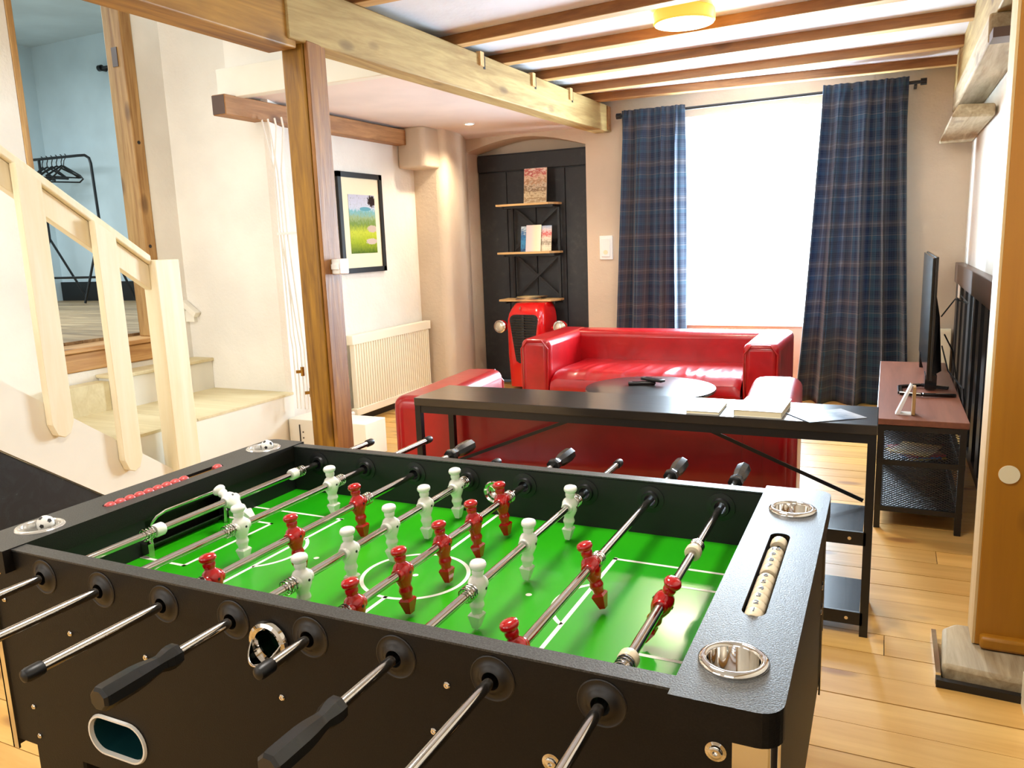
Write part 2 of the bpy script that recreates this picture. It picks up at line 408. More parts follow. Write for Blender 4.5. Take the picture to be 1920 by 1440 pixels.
bw.box(NX0, NX1, 6.26, 6.5, 0, 2.75)
bw.build('wall_back', M['beige_wall'], kind='structure')
# window
wn = thing('window_1', (0,0,0), None, None, kind='structure', local=True)
f = MB()
f.box(WX0, WX0+.07, 6.3, 6.37, .6, 2.3); f.box(WX1-.07, WX1, 6.3, 6.37, .6, 2.3); f.box(WX0, WX1, 6.3, 6.37, .6, .68); f.box(WX0, WX1, 6.3, 6.37, 1.98, 2.06); f.box(.40, .47, 6.3, 6.37, .6, 2.3); f.box(WX0, WX1, 6.3, 6.37, 2.2, 2.36)
f.build('window_frame', M['white'], wn)
gl = NT('window_glass'); gl.set(Roughness=0.0, Base_Color=(1,1,1,1)); gl.b.inputs['Transmission Weight'].default_value = 1; gl.b.inputs['IOR'].default_value = 1.02
MB().box(WX0+.07, .40, 6.33, 6.336, .68, 2.2).build('pane', gl.mat, wn); MB().box(.47, WX1-.07, 6.33, 6.336, .68, 2.2).build('pane', gl.mat, wn)
MB().box(WX0+.003, WX1-.003, 5.93, 6.3, .595, .625).build('window_sill', M['white'], wn, bevel=.004)
MB().box(WX0, WX1, 6.30, 6.5, 2.06, 2.42).build('wall_lintel', M['white_wall'], kind='structure')
# grey door board in niche
nd = thing('door_1', (-1.7,6.2,0), None, None, kind='structure')
MB().box(NX0+.002, NX1-.002, 6.19, 6.25, 0, 2.19).build('door_board', M['grey_door'], nd)
x = NX0+.01
for wd in (.30, .30, .30, .275):
    MB().box(x, x+wd-.006, 6.172, 6.19, .01, 2.02).build('plank', M['grey_door'], nd, bevel=.003, seg=1); x += wd
MB().box(NX0+.01, NX1-.01, 6.160, 6.19, 2.03, 2.178).build('header_board', M['grey_door'], nd, bevel=.003, seg=1)
MB().box(NX1-.06, NX1-.02, 6.15, 6.162, 2.07, 2.15).build('hinge', M['brass'], nd)

# left walls
lw = MB()
lw.prism([(-3.2,3.3),(-2.36,3.3),(-2.33,3.33),(-2.42,3.55),(-2.42,6.0),(-2.75,6.0),(-3.4,3.6)], 'z', 0, 3.4)
lw.build('wall_left', M['cream_wall'], kind='structure')
# stair-side wall with opening to the raised room (X=-3.2)
sw = MB()
sw.box(-3.42, -3.2, 3.084, 3.3, 0, 3.9); sw.build('wall_stair_right', M['white_wall'], kind='structure')
MB().box(-3.42, -3.2, 2.242, 3.084, 0, .655).build('wall_stair_low', M['white_wall'], kind='structure')
MB().box(-3.42, -3.2, -3.0, 2.242, 0, 3.9).build('wall_stair_left', M['white_wall'], kind='structure')
pl = MB(); poly = [(-2.43,5.2),(-2.2,5.2)]
for i in range(7):
    th = -PI/2 + i*PI/2/6; poly.append((-2.2+.08*math.cos(th), 5.28+.08*math.sin(th)))
poly += [(-2.16,5.6),(-2.30,5.96),(-2.43,5.96)]
pl.prism(poly, 'z', 0, 2.33)
pl.build('wall_pilaster', M['beige_wall'], kind='structure', smooth=35)
pb = MB(); pb.prism([(-2.42,4.96),(-2.20,4.96),(-2.165,4.995),(-2.165,5.25),(-2.42,5.25)], 'z', 2.0, 2.33)
pb.build('wall_bracket', M['beige_wall'], kind='structure', bevel=.02, seg=3)
# rear walls (behind the camera) and right wall
MB().box(-3.42, 2.2, -3.1, -2.95, 0, 3.9).build('wall_near', M['white_wall'], kind='structure')
MB().box(1.86, 2.1, -3.0, 6.5, 0, 2.75).build('wall_right', M['white_wall'], kind='structure')
# ceilings
ce = MB(); ce.hexa([(-1.21,-3.0,2.732),(1.95,-3.0,2.732),(1.95,6.0,2.534),(-1.21,6.0,2.534),(-1.21,-3.0,2.85),(1.95,-3.0,2.85),(1.95,6.0,2.65),(-1.21,6.0,2.65)])
ce.build('ceiling', M['ceiling'], kind='structure')
MB().prism([(-2.46,3.10),(-1.10,3.10),(-.92,6.0),(-2.46,6.0)], 'z', 2.325, 2.38).build('ceiling_alcove', M['alcove_ceiling'], kind='structure')
MB().box(-3.45, -1.15, -3.0, 3.2, 3.25, 3.35).build('ceiling_stair', M['ceiling'], kind='structure')
MB().box(-1.30, -1.215, -3.0, 6.0, 2.565, 3.3).build('void_backing', M['slat'], kind='structure')  # black sheet added to keep the open void above the beam dark
MB().box(-1.30, -1.25, 3.3, 6.0, 2.38, 2.565).build('void_backing_low', M['slat'], kind='structure')  # lower piece of the added black sheet behind the beam gap
MB().box(-1.34, -1.302, -3.0, 3.1, 2.56, 3.3).build('wall_stair_head', M['white_wall'], kind='structure')
MB().box(-2.46, -1.20, 3.12, 3.30, 2.40, 3.3).build('wall_bulkhead', M['white_wall'], kind='structure')
MB().box(-2.47, -1.20, 3.045, 3.118, 2.30, 2.475).build('trim_1', M['white_paint'], kind='structure', bevel=.004)
nl_ = thing('fill_light_body', (0,0,0), None, None, kind='structure', local=True)  # unseen disc added only to give the overhead fill a body
MB().lathe([(.40,2.645),(.41,2.62),(.40,2.606),(.0005,2.606)], (.45,.75,0), n=32).build('housing', M['white'], nl_, smooth=40)
# baseboards
MB().box(-2.42, -2.40, 3.6, 5.2, 0, .075).build('baseboard_left', M['black'], kind='structure')
MB().box(-2.41, -2.13, 5.175, 5.198, 0, .06).build('baseboard_pilaster', M['black'], kind='structure')
MB().box(NX1, 1.86, 5.93, 5.95, 0, .07).build('baseboard_back', M['black'], kind='structure')

# main beams
o = MB().hexa([(-1.255,2.14,2.295),(-1.125,2.14,2.295),(-.868,5.97,2.262),(-1.015,5.97,2.262),(-1.255,2.14,2.558),(-1.125,2.14,2.558),(-.868,5.97,2.474),(-1.015,5.97,2.474)]).build('ceiling_beam', M['beam'], bevel=.006, seg=2)
tag(o, 'long pale timber beam running from the wooden post to the back wall', 'beam')
# mortises + pegs on the beam
def beam_pt(yy, z, dx=0): 
    u = (yy-2.14)/(5.97-2.14); return (-1.125+u*.257+dx, yy, z)
for (yy, zb, zt) in ((3.80,2.45,2.515),(4.50,2.43,2.50),(5.12,2.42,2.487)):
    p = beam_pt(yy, zb); m = MB(); m.box(p[0]-.02, p[0]+.012, yy-.02, yy+.03, zb, zt+.02)
    m.build('peg', M['joist_lit'], o); MB().box(p[0]-.02, p[0]+.004, yy+.032, yy+.075, zb-.012, zt).build('mortise', M['dot'], o)
p = beam_pt(5.9, 2.3); MB().box(p[0]-.02, p[0]+.006, 5.86, 5.945, 2.275, 2.47).build('end_block', M['joist'], o)
o = MB().box(-1.30, -1.135, -2.9, 2.20, 2.262, 2.56).build('ceiling_beam', M['near_beam'], bevel=.008, seg=2)
tag(o, 'golden timber beam running from the top of the post towards the staircase', 'beam')
o = MB().box(-2.43, -2.325, 2.95, 4.955, 2.185, 2.305).build('wall_beam', wood('brown_wall_beam', (190,138,84), (132,86,44), 1, .6, .8, 1, rnd=0, bump=.4), bevel=.004, seg=1)
tag(o, 'short weathered beam with a dark cut end under the white bulkhead', 'beam')
MB().box(-2.425, -2.33, 2.946, 2.952, 2.19, 2.30).build('cut_end', M['brownrail'], o)
MB().box(-2.33, -2.322, 3.68, 3.71, 2.19, 2.30).build('strap', M['brownrail'], o)
# joists
J = [None]*7+[(-1.2,2.70,1.74,2.66),(-1.2,3.64,1.74,3.30),(-1.2,4.19,1.74,3.985),(-1.2,4.765,1.74,4.63),(-1.2,5.325,1.74,5.29),(-1.15,5.70,1.74,5.885)]
J = J[7:]
for i, (xa, ya, xb, yb) in enumerate(J):
    m = MB(); wz = .085; i += 7; zb = lambda yy: 2.480+.022*(5.95-yy)
    za, zc = zb(ya), zb(yb); h = .056
    m.hexa([(xa,ya-wz,za),(xb,yb-wz,zc),(xb,yb,zc),(xa,ya,za),(xa,ya-wz,za+h),(xb,yb-wz,zc+h),(xb,yb,zc+h),(xa,ya,za+h)])
    m.mi = 1; m.hexa([(xa,ya-wz+.002,za-.004),(xb,yb-wz+.002,zc-.004),(xb,yb-.002,zc-.004),(xa,ya-.002,za-.004),(xa,ya-wz+.002,za+.001),(xb,yb-wz+.002,zc+.001),(xb,yb-.002,zc+.001),(xa,ya-.002,za+.001)])  # underside sheet whose lighter tone is painted light
    o = m.build('ceiling_joist', [M['joist'], M['joist_lit']])
    lab = {12:'slim ceiling joist against the wall above the curtain rod', 11:'ceiling joist second from the window wall', 10:'ceiling joist third from the window wall, beyond the round lamp', 9:'ceiling joist just beyond the round ceiling lamp', 8:'ceiling joist just in front of the round ceiling lamp', 7:'ceiling joist nearest the viewer at the top edge of the picture'}.get(i, 'rough pine ceiling joist on the near side, above and behind the football table')
    tag(o, lab, 'joist', 'rough pine joists across the white ceiling')

# wooden post with switch
post = thing('timber_post', (-1.19,2.28,0), 'golden brown timber post with a long crack carrying the beam joint', 'post')
MB().box(-1.262, -1.138, 2.24, 2.36, 0, 2.30).build('post_shaft', M['post'], post, bevel=.008, seg=2)
MB().box(-1.134, -1.112, 2.245, 2.378, 0, 2.305).build('post_side', M['post_pale'], post, bevel=.004, seg=1, label='paler timber face right of the crack')
sw_ = thing('light_switch', (-1.11,2.33,1.27), 'white surface box fixed to the right side of the golden post', 'switch')
MB().box(-1.113, -1.062, 2.30, 2.375, 1.235, 1.31).build('switch_box', M['white'], sw_, bevel=.006)
MB().box(-1.108, -1.066, 2.292, 2.30, 1.26, 1.285).build('rocker', M['white'], sw_)

# right post, plinth, corbels, beam
rp = thing('timber_post', (1.70,1.92,0), 'orange varnished square pine post with a pale round disc at the right edge', 'post')
MB().box(1.644, 1.80, 1.85, 1.99, .06, 2.5).build('post_shaft', M['right_post'], rp, bevel=.002, seg=1)
MB().box(1.636, 1.6435, 1.852, 1.99, .06, 2.5).build('pale_side', M['pale_edge'], rp, label='pale left edge')  # left face as a thin strip in a paler wood colour
MB().cyl((1.701,1.8505,.62),(1.701,1.846,.62),.028,28).build('disc', M['ochre_cloth'], rp, label='cream round disc')
MB().box(1.655, 1.80, 1.82, 1.86, .058, .10).build('notched_foot', M['right_post'], rp, bevel=.01)
pp = thing('post_plinth', (1.63,1.8,0), 'grey stone plinth with a bright metal strip under the right post', 'plinth')
MB().prism([(1.545,1.69),(1.72,1.67),(1.83,1.67),(1.83,1.99),(1.60,1.99),(1.56,1.94)], 'z', 0, .055).build('stone', M['grey_wood'], pp, bevel=.012, seg=2)
MB().bar((1.535,1.66,.02),(1.535,1.95,.02),.014,.04).build('metal_strip', M['chrome'], pp)
MB().bar((1.53,1.655,.012),(1.84,1.64,.012),.02,.024).build('front_strip', M['black'], pp)
o = MB().box(1.722, 1.90, 2.02, 5.95, 2.262, 2.60).build('ceiling_beam', M['beam'], bevel=.006)
tag(o, 'thick rough beam along the top of the right wall', 'beam')
MB().box(1.722, 1.90, -2.9, 2.02, 2.262, 2.60).build('beam_extension', M['beam'], o, bevel=.006)
cb = thing('corbel_block', (1.75,4.2,2.13), 'long textured oak corbel block below the right beam', 'corbel')
MB().hexa([(1.695,3.35,2.135),(1.86,3.35,2.135),(1.86,5.85,2.125),(1.70,5.60,2.125),(1.695,3.35,2.262),(1.86,3.35,2.262),(1.86,5.85,2.262),(1.70,5.60,2.262)]).build('block', M['grey_wood'], cb, bevel=.012)
MB().box(1.70, 1.86, 3.20, 3.345, 2.13, 2.17).build('end_strip', M['brownrail'], cb)
cb = thing('corbel_block', (1.75,5.1,1.95), 'short lower oak corbel block next to the window wall', 'corbel')
MB().hexa([(1.622,4.30,1.95),(1.845,4.42,1.95),(1.858,5.94,1.95),(1.64,5.90,1.95),(1.66,4.34,2.02),(1.845,4.42,2.02),(1.858,5.94,2.12),(1.70,5.9,2.12)]).build('block', M['grey_wood'], cb, bevel=.012)

# wainscot on the right wall
wc = thing('panelling', (1.85,4.2,0), 'dark brown capping rail with black vertical slats along the right wall', 'panelling')
MB().box(1.80, 1.855, 2.4, 5.93, .95, 1.092).build('capping_rail', M['brownrail'], wc, bevel=.004)
yy = 2.48
while yy < 5.9:
    MB().box(1.815, 1.855, yy, yy+.15, .05, .95).build('slat', M['slat'], wc); yy += .33
MB().box(1.815, 1.855, 2.4, 5.93, 0, .05).build('bottom_rail', M['slat'], wc)
MB().box(1.745, 1.86, -2.9, 1.64, 0, .10).build('baseboard_right', M['radiator'], kind='structure')
MB().box(1.76, 1.86, -2.9, 1.66, .10, .95).build('trim_2', M['slat'], kind='structure')

# ================================================================== STAIR AREA
st = thing('landing_steps', (-2.7,2.8,0), 'white painted plywood landing and step leading up to the wooden threshold', 'stairs')
MB().box(-3.198, -2.30, 1.2, 3.298, 0, .385).build('landing_box', M['white_paint'], st)
MB().box(-3.198, -2.295, 2.46, 3.299, .386, .402).build('landing_board', M['tread'], st)
MB().box(-3.198, -2.295, 1.2, 2.455, .386, .402).build('landing_board', M['tread'], st)
MB().box(-3.198, -3.02, 2.52, 3.298, .402, .60).build('step_riser', M['white_paint'], st)
MB().box(-3.198, -3.0, 2.50, 3.299, .60, .622).build('step_tread', M['tread'], st, bevel=.004)
MB().box(-3.19, -3.08, 2.15, 2.50, .402, .585).build('side_box', M['tread'], st)
o = thing('door_threshold', (-3.2,2.6,.65), 'knotty timber threshold beam at the edge of the raised room', 'threshold')
MB().box(-3.40, -3.19, 2.245, 3.08, .657, .775).build('beam', M['sill'], o, bevel=.01)
MB().box(-3.45, -3.165, 2.245, 3.08, .778, .806).build('nosing', M['sill'], o, bevel=.006)
o = MB().box(-3.36, -3.195, 2.995, 3.082, .806, 3.25).build('timber_stud', M['stud'], bevel=.008)
tag(o, 'rough narrow timber stud beside the opening to the blue room', 'post')
MB().cyl((-3.196,3.03,1.42),(-3.193,3.03,1.42),.012,12).build('dowel_hole', M['dot'], o); MB().box(-3.30, -3.25, 2.990, 2.996, 2.58, 2.70).build('mortise', M['brownrail'], o); MB().cyl((-3.196,3.035,2.1),(-3.193,3.035,2.1),.012,12).build('dowel_hole', M['dot'], o)
o = MB().box(-3.40, -3.195, 2.245, 2.285, .806, 3.25).build('timber_stud', M['stud'], bevel=.006)
tag(o, 'slim timber strip at the far left of the opening', 'post')

# balustrade: plane X=-2.2 .. ; slope -0.755 for stringer, parallel rail
XR = -2.16; SL = -.755; SR = -.70
bl = thing('stair_railing', (-2.2,1.9,0), 'pale pine stair railing with newel post and white stringer', 'railing')
def strz(y): return .618 + (y-1.575)*SL            # stringer top
# adjust to measurement at X=-2.16
m = MB(); y0, y1 = .2, 2.24
m.prism([(y0, strz(y0)),(y1, strz(y1)),(y1,0.001),(1.945,0.001),(y0,strz(y0)-.335)], 'x', XR-.035, XR)
m.build('stringer', M['white_paint'], bl)
MB().prism([(y0,0),(1.935,0),(y0,strz(y0)-.338)], 'x', XR-.03, XR-.008).build('side_panel', M['black_panel'], bl, label='black panel below the stringer')
def rail(y): return 1.322 + (y-2.14)*SR
MB().hexa([(XR-.05,.1,rail(.1)-.15),(XR-.005,.1,rail(.1)-.15),(XR-.005,2.13,rail(2.13)-.15),(XR-.05,2.13,rail(2.13)-.15),(XR-.05,.1,rail(.1)-.02),(XR-.005,.1,rail(.1)-.02),(XR-.005,2.13,rail(2.13)-.02),(XR-.05,2.13,rail(2.13)-.02)]).build('rail_board', M['white_pine'], bl, bevel=.004)
MB().hexa([(XR-.065,.1,rail(.1)-.018),(XR+.02,.1,rail(.1)-.018),(XR+.02,2.13,rail(2.13)-.018),(XR-.065,2.13,rail(2.13)-.018),(XR-.065,.1,rail(.1)+.03),(XR+.02,.1,rail(.1)+.03),(XR+.02,2.13,rail(2.13)+.03),(XR-.065,2.13,rail(2.13)+.03)]).build('handrail', M['white_pine'], bl, bevel=.008)
MB().box(XR-.06, XR+.045, 2.13, 2.285, .0, 1.335).build('newel_post', M['white_pine'], bl, bevel=.004)
for yb in (1.51, 1.86, 1.16, .81):
    zt = rail(yb)-.02; zb = strz(yb)-.085
    m = MB(); wy = .055
    pts = [(yb-wy, zt+wy*.7),(yb+wy, zt-wy*.7),(yb+wy, zb+.02),(yb+wy*.6, zb-.035),(yb, zb-.05),(yb-wy*.6, zb-.035),(yb-wy, zb+.02)]
    m.prism(pts, 'x', XR+.002, XR+.045); m.build('baluster', M['white_pine'], bl, bevel=.003, seg=1)
hr = thing('wall_handrail', (-3.1,3.28,.95), 'short white wall handrail end behind the newel post', 'handrail')
MB().bar((-3.42,3.27,1.17),(-3.085,3.27,.93),.05,.04).build('rail', M['white_paint'], hr, bevel=.004)
MB().box(-3.20, -3.12, 3.27, 3.30, .88, .96).build('bracket', M['white_paint'], hr)

# pipes on the wall
pi = thing('heating_pipes', (-2.2,3.28,.4), 'four white heating pipes with brass valves beside the timber post', 'pipes')
for k, (xt, xm, xb) in enumerate(((-2.33,-2.26,-2.235),(-2.28,-2.235,-2.205),(-2.225,-2.262,-2.17),(-2.17,-2.205,-2.14))):
    MB().tube([(xt,3.262,2.19),(xt+.01,3.262,2.13),(xm,3.262,1.86),(xm+.005,3.262,1.5),(xb-.01,3.262,.80),(xb,3.262,.72),(xb+.0,3.262,.30)], .006, 8).build('pipe', M['cream_wall'], pi, smooth=True)
for (xv, zv) in ((-2.16,.56),(-2.10,.42)):
    MB().cyl((xv,3.25,zv-.03),(xv,3.25,zv+.03),.013,10).cyl((xv,3.25,zv),(xv-.03,3.22,zv),.011,10).build('valve', M['brass'], pi, smooth=True)
MB().box(-2.27, -2.10, 3.24, 3.28, 1.46, 1.475).build('pipe_clip', M['white'], pi)
pbx = thing('pipe_casing', (-2.1,3.4,0), 'low white boxed-in pipe casing behind the golden post', 'casing')
MB().box(-2.29, -1.66, 3.22, 3.45, 0, .235).build('casing', M['white_paint'], pbx, bevel=.004)
MB().box(-2.20, -2.194, 3.214, 3.22, .0, .20).build('slot', M['dot'], pbx)
for z in (.15,.11): MB().cyl((-2.17,3.218,z),(-2.17,3.215,z),.005,8).build('screw', M['dot'], pbx)

# raised room
ur = thing('floor_raised_room', (-5,4,0.8), None, None, kind='structure')
MB().box(-9.6, -3.42, .2, 6.0, .70, .80).build('subfloor', M['black'], ur)
pm2 = MB().box(-1.6, 1.6, -.062, .062, -.02, 0).mesh('floorboard', M['upper_floor'])
y = .3; r = 0
while y < 5.9:
    for x0 in (-9.2+(r%3)*.8, -6.0+(r%3)*.8, -9.2+(r%3)*.8-3.2):
        ob = bpy.data.objects.new('floorboard', pm2); COL.objects.link(ob); ob.parent = ur
        xc = min(x0+1.6, -3.42-1.6+.0); ob.location = (xc+5, y+.064-4, .826-.8)
        if xc == -5.02: ob.location.z -= .0002
    y += .128; r += 1
MB().box(-9.6, -3.2, 5.9, 6.0, .7, 4.2).build('wall_raised_back', M['blue_wall'], kind='structure')
MB().box(-8.4, -8.22, 0, 5.9, .7, 4.2).build('wall_raised_side', M['blue_wall'], kind='structure')
MB().box(-9.6, -3.42, .1, .2, .7, 4.2).build('wall_raised_near', M['blue_wall'], kind='structure')
MB().box(-9.6, -3.4, .1, 6.0, 3.9, 4.0).build('ceiling_raised', M['blue_wall'], kind='structure')
MB().box(-3.43, -3.2, 3.3, 6.0, 0, 4.2).build('wall_raised_right', M['blue_wall'], kind='structure')
MB().box(-8.2, -3.45, 5.86, 5.895, .82, 1.06).build('baseboard_raised', M['black'], kind='structure')
gr = thing('garment_rack', (-8.0,5.7,.83), 'black metal clothes rack with hangers in the blue room', 'clothes rack')
RKX = -6.93
MB().tube([(-7.95,5.55,2.53),(-7.16,5.55,2.52),(-7.04,5.55,2.515),(-6.975,5.55,2.48),(-6.955,5.55,2.42),(-6.93,5.55,1.68)], .016, 8).build('frame_tube', M['blackmetal'], gr, smooth=True)
for a, b in (((-6.93,5.55,1.72),(-7.13,5.38,.835)),((-6.93,5.55,1.72),(-6.74,5.76,.835)),((-7.85,5.55,1.60),(-7.98,5.36,.835)),((-7.85,5.55,1.60),(-7.58,5.76,.835))):
    MB().cyl(a, b, .014, 8).build('leg', M['blackmetal'], gr)
MB().cyl((-7.85,5.55,1.58),(-7.85,5.55,2.53),.016,8).build('frame_tube', M['blackmetal'], gr)
MB().cyl((-7.95,5.45,1.13),(-6.70,5.50,1.13),.014,8).build('crossbar', M['blackmetal'], gr)
hl_ = ['black clothes hanger deepest in the bunch on the garment rack','second black hanger from the left in the bunch on the rack','black hanger in the middle of the bunch on the rack','fourth black hanger from the left in the bunch on the rack','black hanger at the right side of the bunch on the rack']
for k in range(5):
    xk = -7.80+k*.085; g = MB(); r_ = (-.10,.06,-.03,.12,.0)[k]
    g.tube([(xk,5.55,2.555),(xk+.022,5.55,2.54),(xk+.02,5.55,2.505),(xk,5.55,2.47),(xk,5.55,2.43)], .006, 6)
    g.tube([(xk-r_,5.34,2.30),(xk,5.55,2.43),(xk+r_,5.76,2.30)], .012, 6); g.cyl((xk-r_,5.34,2.30),(xk+r_,5.76,2.30),.009,6)
    o = g.build('clothes_hanger', M['black']); tag(o, hl_[k], 'hanger', 'black hangers bunched on the rack')
g = MB().tube([(-7.38,5.55,2.555),(-7.355,5.55,2.53),(-7.38,5.53,2.48),(-7.385,5.52,2.42)], .006, 6); g.tube([(-7.60,5.47,2.26),(-7.385,5.52,2.42),(-7.20,5.58,2.30),(-7.17,5.59,2.26),(-7.22,5.58,2.225),(-7.60,5.47,2.25)], .010, 6)
tag(g.build('clothes_hanger', M['black']), 'single black hanger turned sideways at the front of the rack', 'hanger', 'black hangers bunched on the rack')
kn = MB().cyl((-6.95,5.9,3.50),(-6.95,5.82,3.50),.03,12); kn.cyl((-6.95,5.83,3.5),(-6.70,5.83,3.5),.016,8); kn.cyl((-6.98,5.83,3.5),(-6.93,5.83,3.5),.035,12)
tag(kn.build('curtain_rod_end', M['black']), 'black rod end with knob high on the blue wall', 'rod')

# radiator
rd = thing('radiator', (-2.35,4.65,.07), 'cream ribbed panel radiator below the landscape picture', 'radiator')
m = MB(); y0, y1 = 4.02, 5.17; N = 34; P = []
for i in range(N):
    ya = y0+.02+(y1-y0-.04)*i/N; s_ = (y1-y0-.04)/N
    P += [(ya, -2.318),(ya+s_*.5, -2.318),(ya+s_*.65, -2.330),(ya+s_*.9, -2.330)]
P = [(-2.36, y0+.02)]+[(x, yv) for yv, x in P]+[(-2.36, y1-.02)]
m.prism(P, 'z', .13, .63); m.build('ribbed_panel', M['radiator'], rd)
MB().box(-2.372, -2.314, y0, y1, .628, .70).build('top_grille', M['radiator'], rd, bevel=.004)
MB().box(-2.372, -2.314, y0, y1, .075, .132).build('bottom_rim', M['radiator'], rd, bevel=.004)
MB().box(-2.40, -2.372, y0+.1, y1-.1, .2, .6).build('back_panel', M['radiator'], rd)
MB().cyl((-2.34,y0-.02,.10),(-2.34,y0-.06,.10),.018,12).build('valve', M['white'], rd)

# framed picture
pc = thing('framed_picture', (-2.41,4.38,1.17), 'black framed landscape photograph with white mount on the left wall', 'picture')
f = MB(); ya, yb, za, zb, t_ = 4.09, 4.665, 1.165, 1.93, .04
f.box(-2.42,-2.395,ya,ya+t_,za,zb).box(-2.42,-2.395,yb-t_,yb,za,zb).box(-2.42,-2.395,ya,yb,za,za+t_).box(-2.42,-2.395,ya,yb,zb-t_,zb)
f.build('frame', M['black'], pc)
MB().box(-2.419, -2.408, ya+.03, yb-.03, za+.03, zb-.03).build('mount', M['ochre_cloth'], pc)
MB().box(-2.409, -2.405, ya+.125, yb-.105, za+.15, zb-.165).build('print', M['picture'], pc)

# outlet and switches on the back wall
so = thing('wall_socket', (-.93,5.94,1.27), 'white double wall plate with socket left of the left curtain', 'socket')
MB().box(-.985, -.865, 5.935, 5.952, 1.175, 1.385).build('plate', M['white'], so, bevel=.005)
MB().box(-.965, -.885, 5.925, 5.936, 1.20, 1.36).build('insert', M['white'], so, bevel=.004)
MB().cyl((-.925,5.926,1.24),(-.925,5.921,1.24),.02,16).build('socket_hole', M['ochre_cloth'], so)
so = thing('wall_socket', (1.80,5.6,.88), 'small white socket at the far end of the dark capping rail', 'socket')
MB().box(1.80, 1.812, 5.48, 5.56, .86, .96).build('plate', M['white'], so, bevel=.004)

# spot + ceiling lamp
sp_ = thing('recessed_spotlight', (-1.80,5.1,2.32), 'small lit spotlight recessed in the alcove ceiling', 'light')
MB().lathe([(.045,2.325),(.045,2.318),(.033,2.318),(.033,2.323)], (-1.80,5.1,0), n=24, cap0=False, cap1=False).build('ring', M['white'], sp_, smooth=True)
MB().cyl((-1.80,5.1,2.323),(-1.80,5.1,2.3195),.033,20).build('bulb', M['spotface'], sp_)
l = bpy.data.lights.new('spot_bulb', 'SPOT'); l.energy = 50; l.color = (1,.84,.62); l.spot_size = 2.4; l.spot_blend = .8; l.shadow_soft_size = .03
lo = bpy.data.objects.new('spot_bulb', l); COL.objects.link(lo); lo.location = (-1.80,5.1,2.30)
cl = thing('ceiling_lamp', (.268,3.78,2.57), 'round lit ceiling lamp with glowing rim between the joists', 'lamp')
MB().lathe([(.16,2.582),(.168,2.574),(.168,2.520),(.160,2.512)], (.268,3.78,0), n=40, cap1=False).build('rim', M['lamprim'], cl, smooth=True)
MB().lathe([(.160,2.520),(.160,2.512),(.10,2.506),(.0005,2.504)], (.268,3.78,0), n=40).build('diffuser', M['lampface'], cl, smooth=True)
l = bpy.data.lights.new('ceiling_bulb', 'AREA'); l.shape = 'DISK'; l.size = .3; l.energy = 22; l.color = (1,.86,.66)
lo = bpy.data.objects.new('ceiling_bulb', l); COL.objects.link(lo); lo.location = (.268,3.78,2.498)
for dx, dy in ((-.21,.0),(.21,0)):
    l = bpy.data.lights.new('lamp_glow', 'POINT'); l.energy = 1.1; l.color = (1,.66,.2); l.shadow_soft_size = .03
    lo = bpy.data.objects.new('lamp_glow', l); COL.objects.link(lo); lo.location = (.268+dx,3.78+dy,2.545)

# ================================================================== CURTAINS
def curtain(name, x0t, x1t, x0b, x1b, zt, zb, y, folds, label, amp=.035, seed=1, phase=0):
    rng = random.Random(seed); ph = [rng.uniform(-.5,.5) for _ in range(8)]
    cloth = max(x1t-x0t, x1b-x0b)*1.5
    def fn(u, v):
        z = zt+(zb-zt)*v; xt = x0t+(x1t-x0t)*u; xb = x0b+(x1b-x0b)*u; e = v**1.25
        x = xt+(xb-xt)*e
        a = amp*(.55+.6*v); w_ = 2*PI*folds*u+phase+.9*math.sin(2*PI*u*1.3+ph[0])+.25*math.sin(5*v+ph[1])
        a *= min(1, .25+v*6); yy = y - .035 - a*math.sin(w_) - .35*a*math.sin(2.3*w_+ph[2]*3)
        x += .35*a*math.cos(w_)
        if v < .05: yy += .012*math.sin(w_*3)*(1-v/.05)
        return (x, yy, z), (u*cloth, v*(zt-zb))
    return MB().grid(fn, 120, 40)
rod = thing('curtain_rod', (.4,5.82,2.37), 'thin black curtain rod above the window', 'curtain rod')
MB().cyl((-.74,5.80,2.365),(1.50,5.80,2.385),.0125,12).build('rod', M['black'], rod, smooth=True)
for x, z in ((-.75,2.365),(1.52,2.385)): MB().cyl((x-.02,5.80,z),(x+.02,5.80,z),.024,14).build('finial', M['black'], rod, smooth=True)
for x in (-.72,1.47): MB().box(x-.01,x+.01,5.80,5.95,2.36,2.38).build('bracket', M['black'], rod)
o = curtain('c', -.715, -.19, -.83, -.17, 2.40, .03, 5.80, 3.6, '', .062, 3).build('curtain', M['plaid'], smooth=80, solid=.004)
tag(o, 'tartan curtain left of the window, brown and navy checks', 'curtain', 'tartan curtains at the window')
o = curtain('c', .85, 1.43, .70, 1.56, 2.425, .005, 5.80, 4.2, '', .072, 8, 1.2).build('curtain', M['plaid'], smooth=80, solid=.004)
tag(o, 'tartan curtain right of the window, flaring out to the floor', 'curtain', 'tartan curtains at the window')
def sh(u, v):
    x = -.22+1.30*u; z = 2.31-1.70*v+.012*abs(math.sin(22*PI*u))*(v > .98)
    return (x, 5.875+.010*math.sin(2*PI*26*u)*(.4+v*.6), z), (u, v)
o = MB().grid(sh, 220, 20).build('net_curtain', M['sheer'], smooth=80)
tag(o, 'white sheer net curtain glowing in front of the window', 'net curtain')
MB().cyl((-.22,5.875,2.312),(1.08,5.875,2.312),.004,8).build('rod', M['white'], o)

